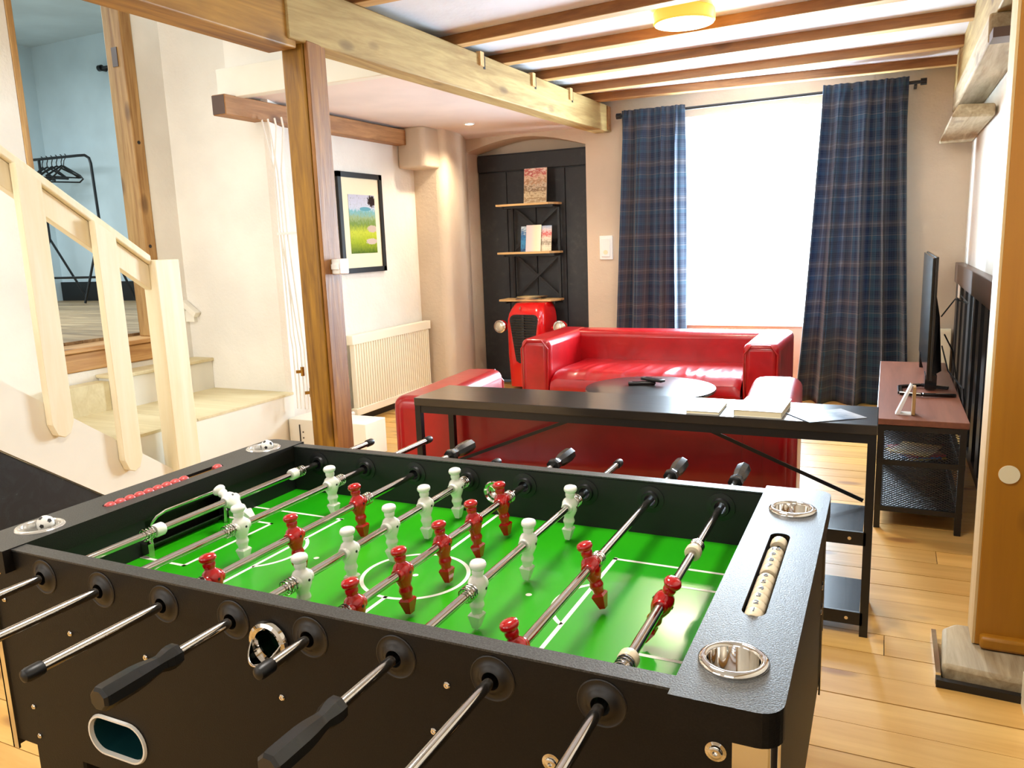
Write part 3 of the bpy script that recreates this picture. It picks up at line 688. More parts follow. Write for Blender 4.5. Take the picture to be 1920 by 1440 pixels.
# ================================================================== TRACTOR FRONT + RACK
tr = thing('tractor_grille_cabinet', (-1.62,5.8,0), 'red tractor bonnet front with black grille and round headlamps', 'cabinet')
X0, X1, YF, YB = -1.815, -1.44, 5.66, 6.0
def tsec(z):  # half width and front y
    u = max(0, (z-.60)/.20); hw = (X1-X0)/2*(1-.25*u**3) * (.90+.10*min(1, z/.35)); yf = YF+.10*u**2.5; return hw, yf
m = MB(); rs = []
for z in [.04,.10,.2,.35,.5,.6,.66,.71,.75,.78,.795,.80]:
    hw, yf = tsec(z); cx = (X0+X1)/2; r_ = .07; ring = []
    for k in range(7): th = PI+PI/2*k/6; ring.append((cx-hw+r_+r_*math.cos(th), yf+r_+r_*math.sin(th), z))
    for k in range(7): th = -PI/2+PI/2*k/6; ring.append((cx+hw-r_+r_*math.cos(th), yf+r_+r_*math.sin(th), z))
    ring += [(cx+hw, YB, z),(cx-hw, YB, z)]; rs.append(ring)
m.rings(rs); m.build('bonnet', M['redpaint'], tr, smooth=50)
cx = (X0+X1)/2
def gpoly(s=1.0):
    out = []; w1, w0, zt, zb = .138*s, .085*s, .705, .26
    for k in range(6): th = PI/2*k/5; out.append((cx+w1-.05+.05*math.cos(th), zt-.05+.05*math.sin(th)))
    for k in range(6): th = PI/2+PI/2*k/5; out.append((cx-w1+.05+.05*math.cos(th), zt-.05+.05*math.sin(th)))
    out += [(cx-w0, zb+.03),(cx-w0+.03, zb),(cx+w0-.03, zb),(cx+w0, zb+.03)]
    return out
g = MB(); g.prism(gpoly(), 'y', YF-.006, YF+.03); g.build('grille_backing', M['inner'], tr)
MB().box(cx-.013, cx+.013, YF-.022, YF, .265, .70).build('centre_bar', M['slat'], tr, bevel=.004)
z = .285
while z < .69:
    w_ = (.085+(.138-.085)*(z-.26)/.36)-.010; w_ = min(w_, .128) if z < .665 else .108
    MB().tube([(cx-w_,YF-.004,z-.006),(cx-w_*.6,YF-.016,z),(cx,YF-.020,z+.003),(cx+w_*.6,YF-.016,z),(cx+w_,YF-.004,z-.006)], .0052, 6).build('grille_bar', M['handle'], tr)
    z += .0235
MB().cyl((cx-.05,YF+.05,.772),(cx-.05,YF+.03,.75),.006,8).build('badge', M['chrome'], tr)
for sx, lx in ((-1,-1.915),(1,-1.315)):
    h = MB(); h.lathe([(.010,5.86),(.045,5.84),(.058,5.80),(.060,5.765),(.056,5.755)], (lx,0,.585), axis='y', n=24, cap1=False); h.cyl((lx,5.82,.585),(lx-sx*.10,5.82,.57),.013,10)
    hl = h.build('headlamp', M['redpaint'], tr, smooth=True)
    MB().lathe([(.060,5.757),(.060,5.748),(.048,5.745),(.046,5.755)], (lx,0,.585), axis='y', n=24, cap0=False, cap1=False).build('chrome_ring', M['chrome'], hl, smooth=True)
    MB().lathe([(.048,5.756),(.04,5.748),(.02,5.742),(.0005,5.740)], (lx,0,.585), axis='y', n=24).build('lens', M['lamp_glass'], hl, smooth=True)

rk = thing('wall_rack', (-1.7,6.0,.82), 'black metal rack with three light wood shelves on the dark door', 'shelf')
for z in (1.705, 1.265, .825): MB().box(-1.985, -1.455, 5.90, 6.10, z-.018, z).hexa([(-1.455,5.90,z-.018),(-1.40,6.02,z-.018),(-1.40,6.10,z-.018),(-1.455,6.10,z-.018),(-1.455,5.90,z),(-1.40,6.02,z),(-1.40,6.10,z),(-1.455,6.10,z)]).build('shelf_board', M['shelfwood'], rk)
for x in (-1.905, -1.43): MB().box(x-.012, x+.012, 6.08, 6.105, .78, 1.69).build('upright', M['blackmetal'], rk)
for z0, z1 in ((.83,1.24),(1.28,1.68)):
    MB().bar((-1.90,6.10,z0),(-1.43,6.10,z1),.024,.008,(0,1,0)).build('cross_brace', M['blackmetal'], rk); MB().bar((-1.90,6.112,z1),(-1.43,6.112,z0),.024,.008,(0,1,0)).build('cross_brace', M['blackmetal'], rk)
MB().box(-1.93, -1.42, 5.94, 5.96, 1.665, 1.686).box(-1.93, -1.42, 5.94, 5.96, 1.225,1.246).build('rail', M['blackmetal'], rk)
for x in (-1.93,-1.43):
  for z in (.807,1.245,1.687): MB().bar((x,5.93,z-.012),(x,6.10,z-.012),.014,.02).build('side_bar', M['blackmetal'], rk)
def book(name, x, y, z, w_, h, th, lean, yaw, mats, label, grp=None, cat='book'):
    o = thing(name, (x,y,z), label, cat, grp, local=True)
    MB().box(-w_/2, w_/2, .001, th-.001, .002, h-.002).build('pages', M['ochre_cloth'], o)
    MB().box(-w_/2, w_/2, -.0015, 0, 0, h).build('cover', mats, o)
    o.rotation_euler = (lean, 0, yaw); return o
c1 = cover('photo_cover_brown', [(196,180,150),(150,120,84),(214,196,160),(120,90,60),(214,200,176),(176,130,90),(236,214,190),(190,60,60),(240,220,210)], 5, 2, .9)
book('book', -1.615, 5.97, 1.706, .225, .315, .012, -.12, 0, c1, 'picture book with brownish photo cover standing on the top shelf')
c2 = cover('blue_cover', [(20,60,110),(60,140,190),(30,90,150),(190,210,220)], 6, 2, 1.2)
c3 = cover('lilac_cover', [(214,196,200),(220,205,206),(240,224,196),(246,236,216)], 1.2, 0, .2)
c4 = cover('pale_cover', [(214,200,170),(236,226,204),(150,140,120),(236,222,206),(200,80,80),(226,214,214),(150,180,210)], 7, 2, .6)
book('brochure', -1.72, 6.02, 1.266, .15, .235, .004, -.14, .05, c2, 'blue brochure at the back left on the middle shelf', 'brochures on the middle shelf', 'brochure')
book('brochure', -1.655, 5.985, 1.266, .155, .245, .004, -.15, -.05, c3, 'lilac and cream brochure at the front on the middle shelf', 'brochures on the middle shelf', 'brochure')
book('brochure', -1.545, 6.00, 1.266, .135, .235, .004, -.14, .0, c4, 'pale brochure with small photos at the right on the middle shelf', 'brochures on the middle shelf', 'brochure')
cols = [(120,90,60),(200,180,130),(60,60,70),(170,140,80)]
for k, (dx, r_) in enumerate(((0,.1),(.01,-.25),(-.01,.3),(.02,-.05))):
    cc = cover('magazine_cover_%s' % 'abcd'[k], [cols[k],(220,200,150),cols[(k+1)%4]], 6, 0, .4)
    o = MB().box(-.12,.12,-.085,.085,0,.006).build('magazine', cc, bevel=.001, seg=1); o.location = (-1.70+dx, 5.99, .8255+k*.0064); o.rotation_euler = (0,0,r_)
    tag(o, ['lowest magazine of the flat pile on the bottom rack shelf','second magazine from the bottom of the pile on the bottom rack shelf','third magazine from the bottom of the pile on the bottom rack shelf','topmost magazine of the flat pile on the bottom rack shelf'][k], 'magazine', 'magazines on the bottom rack shelf')

# ================================================================== SOFAS (local: width along X, front -Y, back +Y)
def sofa(loc, rz, label):
    s = thing('sofa', loc, label, 'sofa', 'red leather sofas', local=True, rz=rz)
    W, D, H, A = .91, .88, .66, .235
    MB().box(-W+A-.02, W-A+.02, -D/2+.03, D/2-.05, .05, .27).build('base', M['leather'], s, bevel=.02, seg=3)
    b = MB().box(-W+.02, W-.02, D/2-.235, D/2, .04, H-.005).build('backrest', M['leather'], s, bevel=.05, seg=5)
    for sx in (-1, 1):
        x0, x1 = (-W, -W+A) if sx < 0 else (W-A, W)
        a = MB().box(x0, x1, -D/2, D/2-.01, .04, H).build('armrest', M['leather'], s, bevel=.05, seg=5)
        MB().tube([(x0+.02,-D/2+.0,.10),(x0+.012,-D/2-.002,H-.07),(x0+.06,-D/2-.002,H-.012),(x1-.06,-D/2-.002,H-.012),(x1-.012,-D/2-.002,H-.07),(x1-.02,-D/2,.10)], .006, 6).build('piping', M['leather'], a, smooth=True)
    # wrinkled seat cushion
    n, k = 130, 26; xa, xb, ya, yb = -W+A+.005, W-A-.005, -D/2-.01, D/2-.22
    rng = random.Random(int(rz*100)+5); wr = [(rng.uniform(xa,xb), rng.uniform(.012,.03), rng.uniform(.5,1), rng.uniform(-.12,.12)) for _ in range(34)]
    def fn(u, v):
        x = xa+(xb-xa)*u; yy = ya+(yb-ya)*v; z = .43
        e = min(v/.16, 1); z -= .055*(1-e)**2; e2 = min(min(u, 1-u)/.04, 1); z -= .03*(1-e2)**2
        d = math.exp(-((v-.34)/.26)**2)
        for (wx, ww, am, sl) in wr: z += .0085*am*d*math.exp(-((x-wx-sl*(v-.3))/ww)**2)
        return (x, yy, z), (u, v)
    c = MB().grid(fn, n, k)
    def fr(u, v):
        x = xa+(xb-xa)*u; z = .24+(.375-.24)*v; yy = ya-.016*math.sin(PI*v)
        e2 = min(min(u, 1-u)/.04, 1); z -= .03*(1-e2)**2*v
        return (x, yy, z), (u, v)
    c.grid(fr, n, 8); c.build('seat_cushion', M['leather'], s, smooth=70)
    MB().box(xa, xb, ya+.02, yb, .235, .30).build('cushion_core', M['leather'], s)
    for sx in (-1,1):
        for sy in (-1,1): MB().box(sx*(W-.10)-.025, sx*(W-.10)+.025, sy*(D/2-.10)-.025, sy*(D/2-.10)+.025, 0, .045).build('leg', M['blackmetal'], s)
    for x in (-.78, -.70): MB().bar((x, D/2+.001, .06),(x, D/2+.001, .60),.004,.003,(1,0,0)).build('seam', M['leather'], s)
    return s
sofa((-.16,4.80,0), .0, 'red leather sofa under the window facing the round table')
sofa((.115,2.715,0), PI+.07, 'red leather sofa with its back to the football table')

# round table
rt = thing('round_table', (.05,3.83,0), 'round black coffee table between the two red sofas', 'table')
MB().lathe([(.375,.425),(.395,.428),(.40,.437),(.395,.448),(.385,.45)], (.05,3.83,0), n=64).build('tabletop', M['tabletop'], rt, smooth=30)
MB().lathe([(.19,.0),(.19,.012),(.03,.03),(.028,.40),(.12,.426)], (.05,3.83,0), n=32).build('pedestal', M['blackmetal'], rt, smooth=40)
for (x, y, r_, lab) in ((-.02,3.90,.35,'black remote control lying flat on the round table'),(.045,3.92,-.45,'black remote control lying across the other one on the round table')):
    o = thing('remote_control', (x,y,.451 if r_ > 0 else .4715), lab, 'remote', 'remote controls on the round table', local=True)
    MB().box(-.085,.085,-.022,.022,0,.018).build('body', M['black'], o, bevel=.006)
    MB().box(-.06,.06,-.014,.014,.018,.0195).build('keypad', M['handle'], o); o.rotation_euler = (0, 0, r_)

# ================================================================== CONSOLE BEHIND SOFA
cs = thing('console_table', (.45,2.03,0), 'long black narrow console shelf behind the red sofa', 'console table')
cx0, cx1, cy0, cy1 = -.415, 1.338, 1.885, 2.185
MB().box(cx0, cx1, cy0, cy1, .705, .738).build('tabletop', M['consoletop'], cs, bevel=.002, seg=1)
for x in (cx0+.015, cx1-.015):
    for yv in (cy0+.015, cy1-.015): MB().box(x-.013, x+.013, yv-.013, yv+.013, 0, .705).build('leg', M['blackmetal'], cs)
MB().box(cx0+.02, cx1-.02, cy0+.005, cy0+.025, .675, .705).build('front_rail', M['blackmetal'], cs)
for z in (.37, .085):
    MB().box(cx0+.02, cx1-.03, cy0+.012, cy1-.01, z-.016, z).build('lower_shelf', M['darkboard'], cs)
    MB().box(cx0+.02, cx1-.02, cy0+.002, cy0+.012, z-.045, z+.001).build('shelf_rail', M['blackmetal'], cs)
    MB().cyl((cx1-.07,cy0+.002,z-.022),(cx1-.07,cy0-.001,z-.022),.006,10).build('screw', M['chrome'], cs)
for a, b in (((.62,2.188,.66),(1.30,2.188,.385)),((.28,2.188,.66),(-.40,2.188,.385))): MB().bar(a, b, .014, .004, (0,1,0)).build('diagonal_brace', M['blackmetal'], cs)
def flatbook(name, x0, x1, y0, y1, z, th, mat, lab, cat, rz=0):
    o = thing(name, ((x0+x1)/2,(y0+y1)/2,z), lab, cat, local=True); a, b = (x1-x0)/2, (y1-y0)/2
    MB().box(-a+.002,a-.002,-b+.002,b-.002,.0012,th-.0012).build('pages', M['ochre_cloth'], o); MB().box(-a,a,-b,b,0,.0012).box(-a,a,-b,b,th-.0012,th).box(-a,-a+.0015,-b,b,0,th).build('cover', mat, o); o.rotation_euler = (0,0,rz)
flatbook('notebook', .715, .83, 1.90, 2.09, .7385, .010, M['white'], 'small thin white notebook on the console top', 'book', .02)
flatbook('guest_book', .885, 1.045, 1.90, 2.14, .7385, .022, M['white'], 'thick white book on the console top, right of the notebook', 'book', -.03)
c5 = cover('grey_photo_leaflet', [(120,140,170),(180,190,205),(90,110,140),(200,205,215)], 6, 0, .4)
o = MB().box(-.105,.105,-.075,.075,0,.0025).build('leaflet', c5, bevel=.0008, seg=1); o.location = (1.175,1.985,.7385); o.rotation_euler = (0,0,.62)
tag(o, 'grey glossy leaflet lying askew at the right end of the console', 'leaflet')

# ================================================================== TV CONSOLE
tc_ = thing('tv_bench', (1.51,3.85,0), 'metal mesh bench with reddish wooden top under the television', 'tv bench')
tx0, tx1, ty0, ty1 = 1.335, 1.69, 3.0, 4.72
MB().box(tx0-.006, tx1+.006, ty0-.006, ty1, .49, .518).build('tabletop', M['walnut'], tc_, bevel=.002, seg=1)
for x in (tx0+.014, tx1-.014):
    for yv in (ty0+.014, ty1-.02, (ty0+ty1)/2): MB().box(x-.013, x+.013, yv-.013, yv+.013, 0, .49).build('leg', M['blackmetal'], tc_)
for z in (.475, .315, .095): MB().box(tx0, tx1, ty0+.002, ty0+.022, z-.012, z+.012).box(tx0, tx0+.02, ty0, ty1, z-.012, z+.012).box(tx1-.02, tx1, ty0, ty1, z-.012, z+.012).build('frame_bar', M['blackmetal'], tc_)
def meshpanel(m, u0, u1, z0, z1, fix, axis):
    s = .0115; k = .55; tw = .0011
    L = (z1-z0)/k
    for d in (1, -1):
        u = u0-L
        while u < u1:
            a = [u, z0] if d > 0 else [u+L, z0]; b = [u+L, z1] if d > 0 else [u, z1]
            # clip
            def clip(p, q):
                (pu,pz),(qu,qz) = p, q; t0, t1 = 0., 1.; du = qu-pu
                for lim, sg in ((u0,1),(u1,-1)):
                    if abs(du) < 1e-9: continue
                    tt = (lim-pu)/du
                    if (du > 0) == (sg > 0): t0 = max(t0, tt)
                    else: t1 = min(t1, tt)
                return t0, t1
            t0, t1 = clip(a, b)
            if t1-t0 > .01:
                P0 = (a[0]+(b[0]-a[0])*t0, a[1]+(b[1]-a[1])*t0); P1 = (a[0]+(b[0]-a[0])*t1, a[1]+(b[1]-a[1])*t1)
                if axis == 'y': m.bar((P0[0],fix,P0[1]),(P1[0],fix,P1[1]),.0022,tw*2)
                else: m.bar((fix,P0[0],P0[1]),(fix,P1[0],P1[1]),.0022,tw*2)
            u += s*1.7
m = MB(); meshpanel(m, tx0+.02, tx1-.02, .325, .465, ty0+.012, 'y'); m.build('mesh_panel', M['blackmetal'], tc_, kind='stuff')
m = MB(); meshpanel(m, tx0+.02, tx1-.02, .105, .305, ty0+.012, 'y'); m.build('mesh_panel', M['blackmetal'], tc_, kind='stuff')
MB().box(tx0+.01, tx1-.01, ty0+.03, ty1-.02, .30, .312).build('inner_shelf', M['blackmetal'], tc_)
MB().box(tx0+.01, tx1-.01, ty0+.03, ty1-.02, .085, .095).build('inner_shelf', M['blackmetal'], tc_)
for k, (col, rz_) in enumerate((((200,170,60),.5),((60,110,180),.2),((160,30,50),.45),((220,190,120),-.3))):
    o = MB().box(-.085,.085,-.11,.11,0,.006).build('magazine', cover('mag_%s' % 'efgh'[k], [col,(220,210,190),col], 5, 1, .5)); o.location = (1.50, 3.20, .3125+k*.0065); o.rotation_euler = (0,0,rz_)
    tag(o, ['yellow magazine at the bottom of the pile inside the mesh bench','blue magazine second in the pile inside the mesh bench','dark red magazine third in the pile inside the mesh bench','cream magazine on top of the pile inside the mesh bench'][k], 'magazine', 'magazines inside the mesh bench')
tv = thing('television', (1.56,4.2,.52), 'large flat television seen edge-on above the mesh bench', 'television')
MB().box(1.548, 1.562, 3.67, 4.80, .585, 1.205).build('screen', M['tv'], tv, bevel=.002, seg=1)
MB().box(1.562, 1.575, 3.665, 4.805, .58, 1.21).build('bezel', M['handle'], tv, bevel=.002, seg=1)
MB().hexa([(1.575,3.70,.60),(1.62,3.76,.62),(1.62,4.70,.62),(1.575,4.76,.60),(1.575,3.70,1.02),(1.60,3.78,.90),(1.60,4.68,.90),(1.575,4.76,1.02)]).build('rear_housing', M['tv'], tv)
for yv in (3.62, 4.20):
    m = MB()
    for a, b in (((1.43,yv-.03,.527),(1.43,yv+.15,.527)),((1.43,yv+.15,.527),(1.53,yv+.20,.532)),((1.53,yv+.20,.532),(1.66,yv+.16,.527)),((1.43,yv-.03,.527),(1.53,yv-.08,.532)),((1.53,yv-.08,.532),(1.68,yv-.04,.527))): m.bar(a, b, .022, .016)
    if yv < 4: m.build('stand_loop', M['tv'], tv, bevel=.003, seg=1)
MB().box(1.545,1.60,3.72,3.86,.53,.60).build('stand_neck', M['tv'], tv); MB().box(1.545,1.60,4.5,4.6,.519,.60).build('stand_neck', M['tv'], tv)
MB().box(1.424, 1.436, 3.59, 3.77, .519, .536).build('stand_edge', M['chrome'], tv)
# loose cables
for k, pts in enumerate(([(1.63,3.85,.80),(1.68,3.95,.70),(1.70,3.9,.56),(1.74,3.9,.40)],[(1.63,4.2,.86),(1.70,4.3,.95),(1.79,4.6,.9),(1.80,5.3,.90)],[(1.63,4.0,.72),(1.66,3.9,.60),(1.72,3.7,.54),(1.75,3.7,.3)])):
    o = MB().tube([Vector(pts[0]).lerp(Vector(pts[1]),t_/4) for t_ in range(4)]+[Vector(pts[1]).lerp(Vector(pts[2]),t_/4) for t_ in range(4)]+[Vector(pts[2]).lerp(Vector(pts[3]),t_/4) for t_ in range(5)], .004, 6).build('cable', M['black'], smooth=True)
    tag(o, ['thin black cable dropping from the middle of the television','thin black cable running from the television to the white wall socket','thin black cable looping down behind the bench top'][k], 'cable', 'black cables behind the television')
# photo holder
ph_ = thing('card_holder', (1.46,3.1,.52), 'small white bent card holder with a wooden clip near the bench end', 'card holder')
MB().prism([(1.405,.519),(1.422,.519),(1.470,.655),(1.462,.66)], 'y', 3.09, 3.15).build('front_leg', M['white'], ph_)
MB().box(1.42, 1.47, 3.09, 3.15, .519, .524).build('base', M['white'], ph_)
MB().box(1.472, 1.486, 3.09, 3.15, .519, .65).build('wooden_clip', M['stud'], ph_, bevel=.003)
# small radiator behind tv
r2 = thing('radiator', (1.73,5.86,.2), 'small cream radiator on the window wall behind the television', 'radiator')
MB().box(1.66, 1.80, 5.87, 5.91, .20, .60).build('panel', M['radiator'], r2, bevel=.005)
MB().box(1.665, 1.795, 5.865, 5.87, .57, .59).build('top_rim', M['radiator'], r2); MB().box(1.70,1.72,5.91,5.95,.3,.5).build('bracket', M['radiator'], r2)

# ================================================================== FOOSBALL TABLE
ft = thing('football_table', (.525,.395,0), 'large black table football table with green pitch in the foreground', 'football table')
ZT = .842; ZR = .80; ZF = .72
def oval(cx, cy, hx, hy, n=10):
    """slot outline, long in y if hy>hx else long in x"""
    out = []
    if hx > hy:
        for k in range(n+1): th = -PI/2+PI*k/n; out.append((cx+hx-hy+hy*math.cos(th), cy+hy*math.sin(th)))
        for k in range(n+1): th = PI/2+PI*k/n; out.append((cx-hx+hy+hy*math.cos(th), cy+hy*math.sin(th)))
    else:
        for k in range(n+1): th = PI*k/n; out.append((cx+hx*math.cos(th), cy+hy-hx+hx*math.sin(th)))
        for k in range(n+1): th = PI+PI*k/n; out.append((cx+hx*math.cos(th), cy-hy+hx+hx*math.sin(th)))
    return out
def plate_with_holes(outer, holes, axis, a, b):
    bm = bmesh.new()
    def P(u, v, h): return {'z': (u,v,h), 'y': (u,h,v), 'x': (h,u,v)}[axis]
    es = []
    for loop in [outer]+holes:
        vs = [bm.verts.new(P(u,v,a)) for u,v in loop]
        es += [bm.edges.new((vs[i], vs[(i+1)%len(vs)])) for i in range(len(vs))]
    r = bmesh.ops.triangle_fill(bm, use_beauty=True, use_dissolve=False, edges=es)
    fs = [g for g in r['geom'] if isinstance(g, bmesh.types.BMFace)]
    ex = bmesh.ops.extrude_face_region(bm, geom=fs)
    bmesh.ops.recalc_face_normals(bm, faces=bm.faces)
    d = Vector(P(0,0,b))-Vector(P(0,0,a))
    bmesh.ops.translate(bm, verts=[g for g in ex['geom'] if isinstance(g, bmesh.types.BMVert)], vec=d)
    bm.normal_update(); bm.verts.index_update(); m = MB(); m.v = [tuple(v.co) for v in bm.verts]; m.f = [tuple(v.index for v in f.verts) for f in bm.faces]; m.m = [0 if abs(f.normal.z) > .5 else 1 for f in bm.faces]; bm.free(); return m
circ = lambda cx, cy, r, n=20: [(cx+r*math.cos(2*PI*k/n), cy+r*math.sin(2*PI*k/n)) for k in range(n)]
RX = [i*.15 for i in range(8)]
# long sides
holes_n = [circ(x, ZR, .0125) for x in RX] + [oval(.14, .515, .068, .034)] + [circ(.522, .775, .026)]
plate_with_holes([(-.15,.44),(1.245,.44),(1.245,ZT-.004),(-.15,ZT-.004)], holes_n, 'y', 0, .022).build('side_panel', M['lam'], ft)
holes_f = [circ(x, ZR, .0125) for x in RX] + [circ(.52, .776, .024)]
plate_with_holes([(-.15,.44),(1.245,.44),(1.245,ZT-.004),(-.15,ZT-.004)], holes_f, 'y', .77, .792).build('side_panel', M['lam'], ft)
# inner linings of side walls (black)
plate_with_holes([(-.085,ZF),(1.135,ZF),(1.135,ZT-.006),(-.085,ZT-.006)], [circ(x, ZR, .0125) for x in RX]+[circ(.52, .776, .024)], 'y', .7665, .770).build('lining', M['inner'], ft)
plate_with_holes([(-.085,ZF),(1.135,ZF),(1.135,ZT-.006),(-.085,ZT-.006)], [circ(x, ZR, .0125) for x in RX]+[circ(.522, .775, .026)], 'y', .022, .025).build('lining', M['inner'], ft)
MB().box(-.15, 1.245, -.002, .027, ZT-.004, ZT-.001).build('top_rail', M['lam_top'], ft)
MB().box(-.15, 1.245, .765, .794, ZT-.004, ZT-.001).build('top_rail', M['lam_top'], ft)
# ends
MB().box(-.165, -.15, 0, .792, .44, .80).build('end_panel', M['lam'], ft)
MB().box(1.238, 1.252, .002, .79, .44, .80).build('end_panel', M['lam'], ft)
# inner end walls with goal mouths
gy0, gy1 = .285, .505
for x0, x1 in ((-.10,-.086),(1.135,1.149)):
    MB().box(x0,x1,.022,gy0,ZF-.02,ZT-.004).box(x0,x1,gy1,.77,ZF-.02,ZT-.004).box(x0,x1,gy0,gy1,.793,ZT-.004).build('inner_end_wall', M['inner'], ft)
    xs = -1 if x0 < 0 else 1
    MB().box(x0+xs*.04,x1+xs*.04,gy0-.02,gy1+.02,ZF-.06,ZT-.01).build('goal_back', M['lam'], ft)
MB().box(-.13, 1.18, .02, .772, .44, .455).build('bottom_board', M['lam'], ft)
# end caps with recesses
def cap(x0, x1, y0, y1, rad, left):
    out = []
    cs_ = [(x1-rad,y1-rad,0,rad),(x0+rad,y1-rad,PI/2,rad),(x0+rad,y0+rad,PI,rad),(x1-rad,y0+rad,-PI/2,rad)]
    for i, (ax, ay, th0, r_) in enumerate(cs_):
        sq = (i in (1,2)) if not left else (i in (0,3))
        if sq: out.append((ax+(r_ if left else -r_), ay+(r_ if i in (0,1) else -r_)))
        else:
            for k in range(7): out.append((ax+r_*math.cos(th0+PI/2*k/6), ay+r_*math.sin(th0+PI/2*k/6)))
    return out
hR = [circ(1.193, .083, .037, 32), circ(1.201, .672, .037, 32), oval(1.196, .375, .0165, .165)]
plate_with_holes(cap(1.136,1.262,-.018,.808,.028,False), hR, 'z', .80, ZT+.001).build('end_cap', [M['lam_top'], M['lam']], ft, label='wide right end cap with cup holders')
hL = [circ(-.143, .095, .036, 32), circ(-.143, .718, .036, 32), oval(-.128, .39, .0125, .165)]
plate_with_holes(cap(-.198,-.082,-.018,.808,.028,True), hL, 'z', .80, ZT+.001).build('end_cap', [M['lam_top'], M['lam']], ft, label='left end cap with red score discs')
MB().box(1.175, 1.217, .205, .545, .795, .802).build('slot_floor', M['inner'], ft); MB().box(-.143, -.113, .22, .56, .80, .812).build('slot_floor', M['inner'], ft)
# cup holders
for (cx_, cy_, r_) in ((1.193,.083,.037),(1.201,.672,.037)):
    c_ = (cx_, cy_, 0); z0 = ZT+.001
    MB().lathe([(.0280,z0-.050),(.0312,z0-.047),(.0318,z0+.001),(.0330,z0+.0042),(.0360,z0+.0058),(.0395,z0+.0052),(.0425,z0+.0028),(.0430,z0+.0002)], c_, n=48, cap1=False).build('cup_holder', M['chrome'], ft, smooth=60, label='polished metal cup holder')
# left dishes and balls
for k, (cx_, cy_) in enumerate(((-.143,.095),(-.143,.718))):
    c_ = (cx_, cy_, 0); z0 = ZT+.001
    MB().lathe([(.034,z0-.022),(.035,z0+.001),(.038,z0+.004),(.043,z0+.003),(.045,z0+.0003)], c_, n=40, cap1=False).build('ball_dish', M['glass_dish'], ft, smooth=60)
    bx, by, bz = cx_+.006, cy_+.008, z0+.004
    bl_ = thing('football', (bx, by, bz-.016), 'small black and white ball in the %s dish of the left end cap' % ('near', 'far')[k], 'ball', 'balls in the left dishes')
    bm = bmesh.new(); bmesh.ops.create_uvsphere(bm, u_segments=24, v_segments=16, radius=.0165); m = MB(); bm.verts.index_update()
    m.v = [(v.co.x+bx, v.co.y+by, v.co.z+bz) for v in bm.verts]; m.f = [tuple(v.index for v in f.verts) for f in bm.faces]; m.m = [0]*len(m.f); bm.free()
    m.build('ball_skin', M['plwhite'], bl_, smooth=True)
    gph = (1+5**.5)/2
    for v in [(s1*0, s2*1, s3*gph) for s1 in (1,) for s2 in (1,-1) for s3 in (1,-1)]+[(s2*1, s3*gph, 0) for s2 in (1,-1) for s3 in (1,-1)]+[(s3*gph, 0, s2*1) for s2 in (1,-1) for s3 in (1,-1)]:
        d = Vector(v).normalized(); c0 = Vector((bx,by,bz))
        MB().tube([c0+d*.0150, c0+d*.01668], [.0046,.0044], 5).build('patch', M['dot'], bl_)
# score counters
sc_ = MB().cyl((1.196,.205,.832),(1.196,.545,.832),.003,8).build('score_rod', M['brass'], ft, label='right score counter rod')
bead_prof = [(.004,0),(.0118,0),(.0136,.0018),(.0142,.005),(.0142,.0185),(.0136,.0222),(.0118,.0240),(.004,.0240)]
nums = ['1','2','3','4','5','6','7','8','9','10','']
yb = .2115
for k in range(11):
    if k == 6: yb += .014
    if k == 10: yb += .026
    m = MB(); m.lathe([(r_, h) for r_, h in bead_prof], (0,0,0), 'y', 18); m.mi = 1
    m.lathe([(.0045,-.0003),(.0045,.0)], (0,0,0), 'y', 10)
    if nums[k]:
        vs, fs = text_geo(nums[k], .0165); m.add([(x, y_+.0120, .0145+z_) for x, y_, z_ in vs], fs)
    placed('score_bead', m.mesh('score_bead', [M['bead'], M['dot']], 40), sc_, (1.196, yb, .832)); yb += .0245
# red discs
sc2 = MB().cyl((-.128,.225,.838),(-.128,.555,.838),.0025,8).build('score_rod', M['brass'], ft, label='left score counter rod')
bm_ = MB().lathe([(.004,0),(.0065,0),(.0095,.004),(.0108,.009),(.0108,.0145),(.0095,.0195),(.0065,.0235),(.004,.0235)], (0,0,0), 'y', 16).mesh('score_bead', M['beadred'], 40)
yb = .228
for k in range(10):
    if k == 9: yb = .528
    o = bpy.data.objects.new('score_bead', bm_); COL.objects.link(o); o.parent = sc2; o.location = (-.128-.525, yb-.395, .838); yb += .0245
# field
fd = MB().box(-.10, 1.149, .022, .77, ZF-.012, ZF).build('playfield', M['green'], ft)
zl = ZF+.0004
class LN:
    def add(s, vs, fs): MB().add(vs, fs).build('field_line', M['line'], ft)
ln = LN()
def strip(x0, y0, x1, y1, w_=.008):
    d = Vector((x1-x0, y1-y0)); L = d.length; d /= L; n_ = Vector((-d.y, d.x))*w_/2; e = d*w_/2
    a = Vector((x0,y0))-e; b = Vector((x1,y1))+e; ln.add([(a.x-n_.x,a.y-n_.y,zl),(b.x-n_.x,b.y-n_.y,zl),(b.x+n_.x,b.y+n_.y,zl),(a.x+n_.x,a.y+n_.y,zl)], [(0,1,2,3)])
def arcl(cx_, cy_, r_, a0, a1, n=48, w_=.008):
    vs = []
    for k in range(n+1):
        th = a0+(a1-a0)*k/n
        for q in (r_-w_/2, r_+w_/2): vs.append((cx_+q*math.cos(th), cy_+q*math.sin(th), zl))
    ln.add(vs, [(2*k,2*k+1,2*k+3,2*k+2) for k in range(n)])
def dot(cx_, cy_, r_): ln.add([(cx_+r_*math.cos(2*PI*k/20), cy_+r_*math.sin(2*PI*k/20), zl) for k in range(20)], [tuple(range(20))])
CX, CY = .527, .397
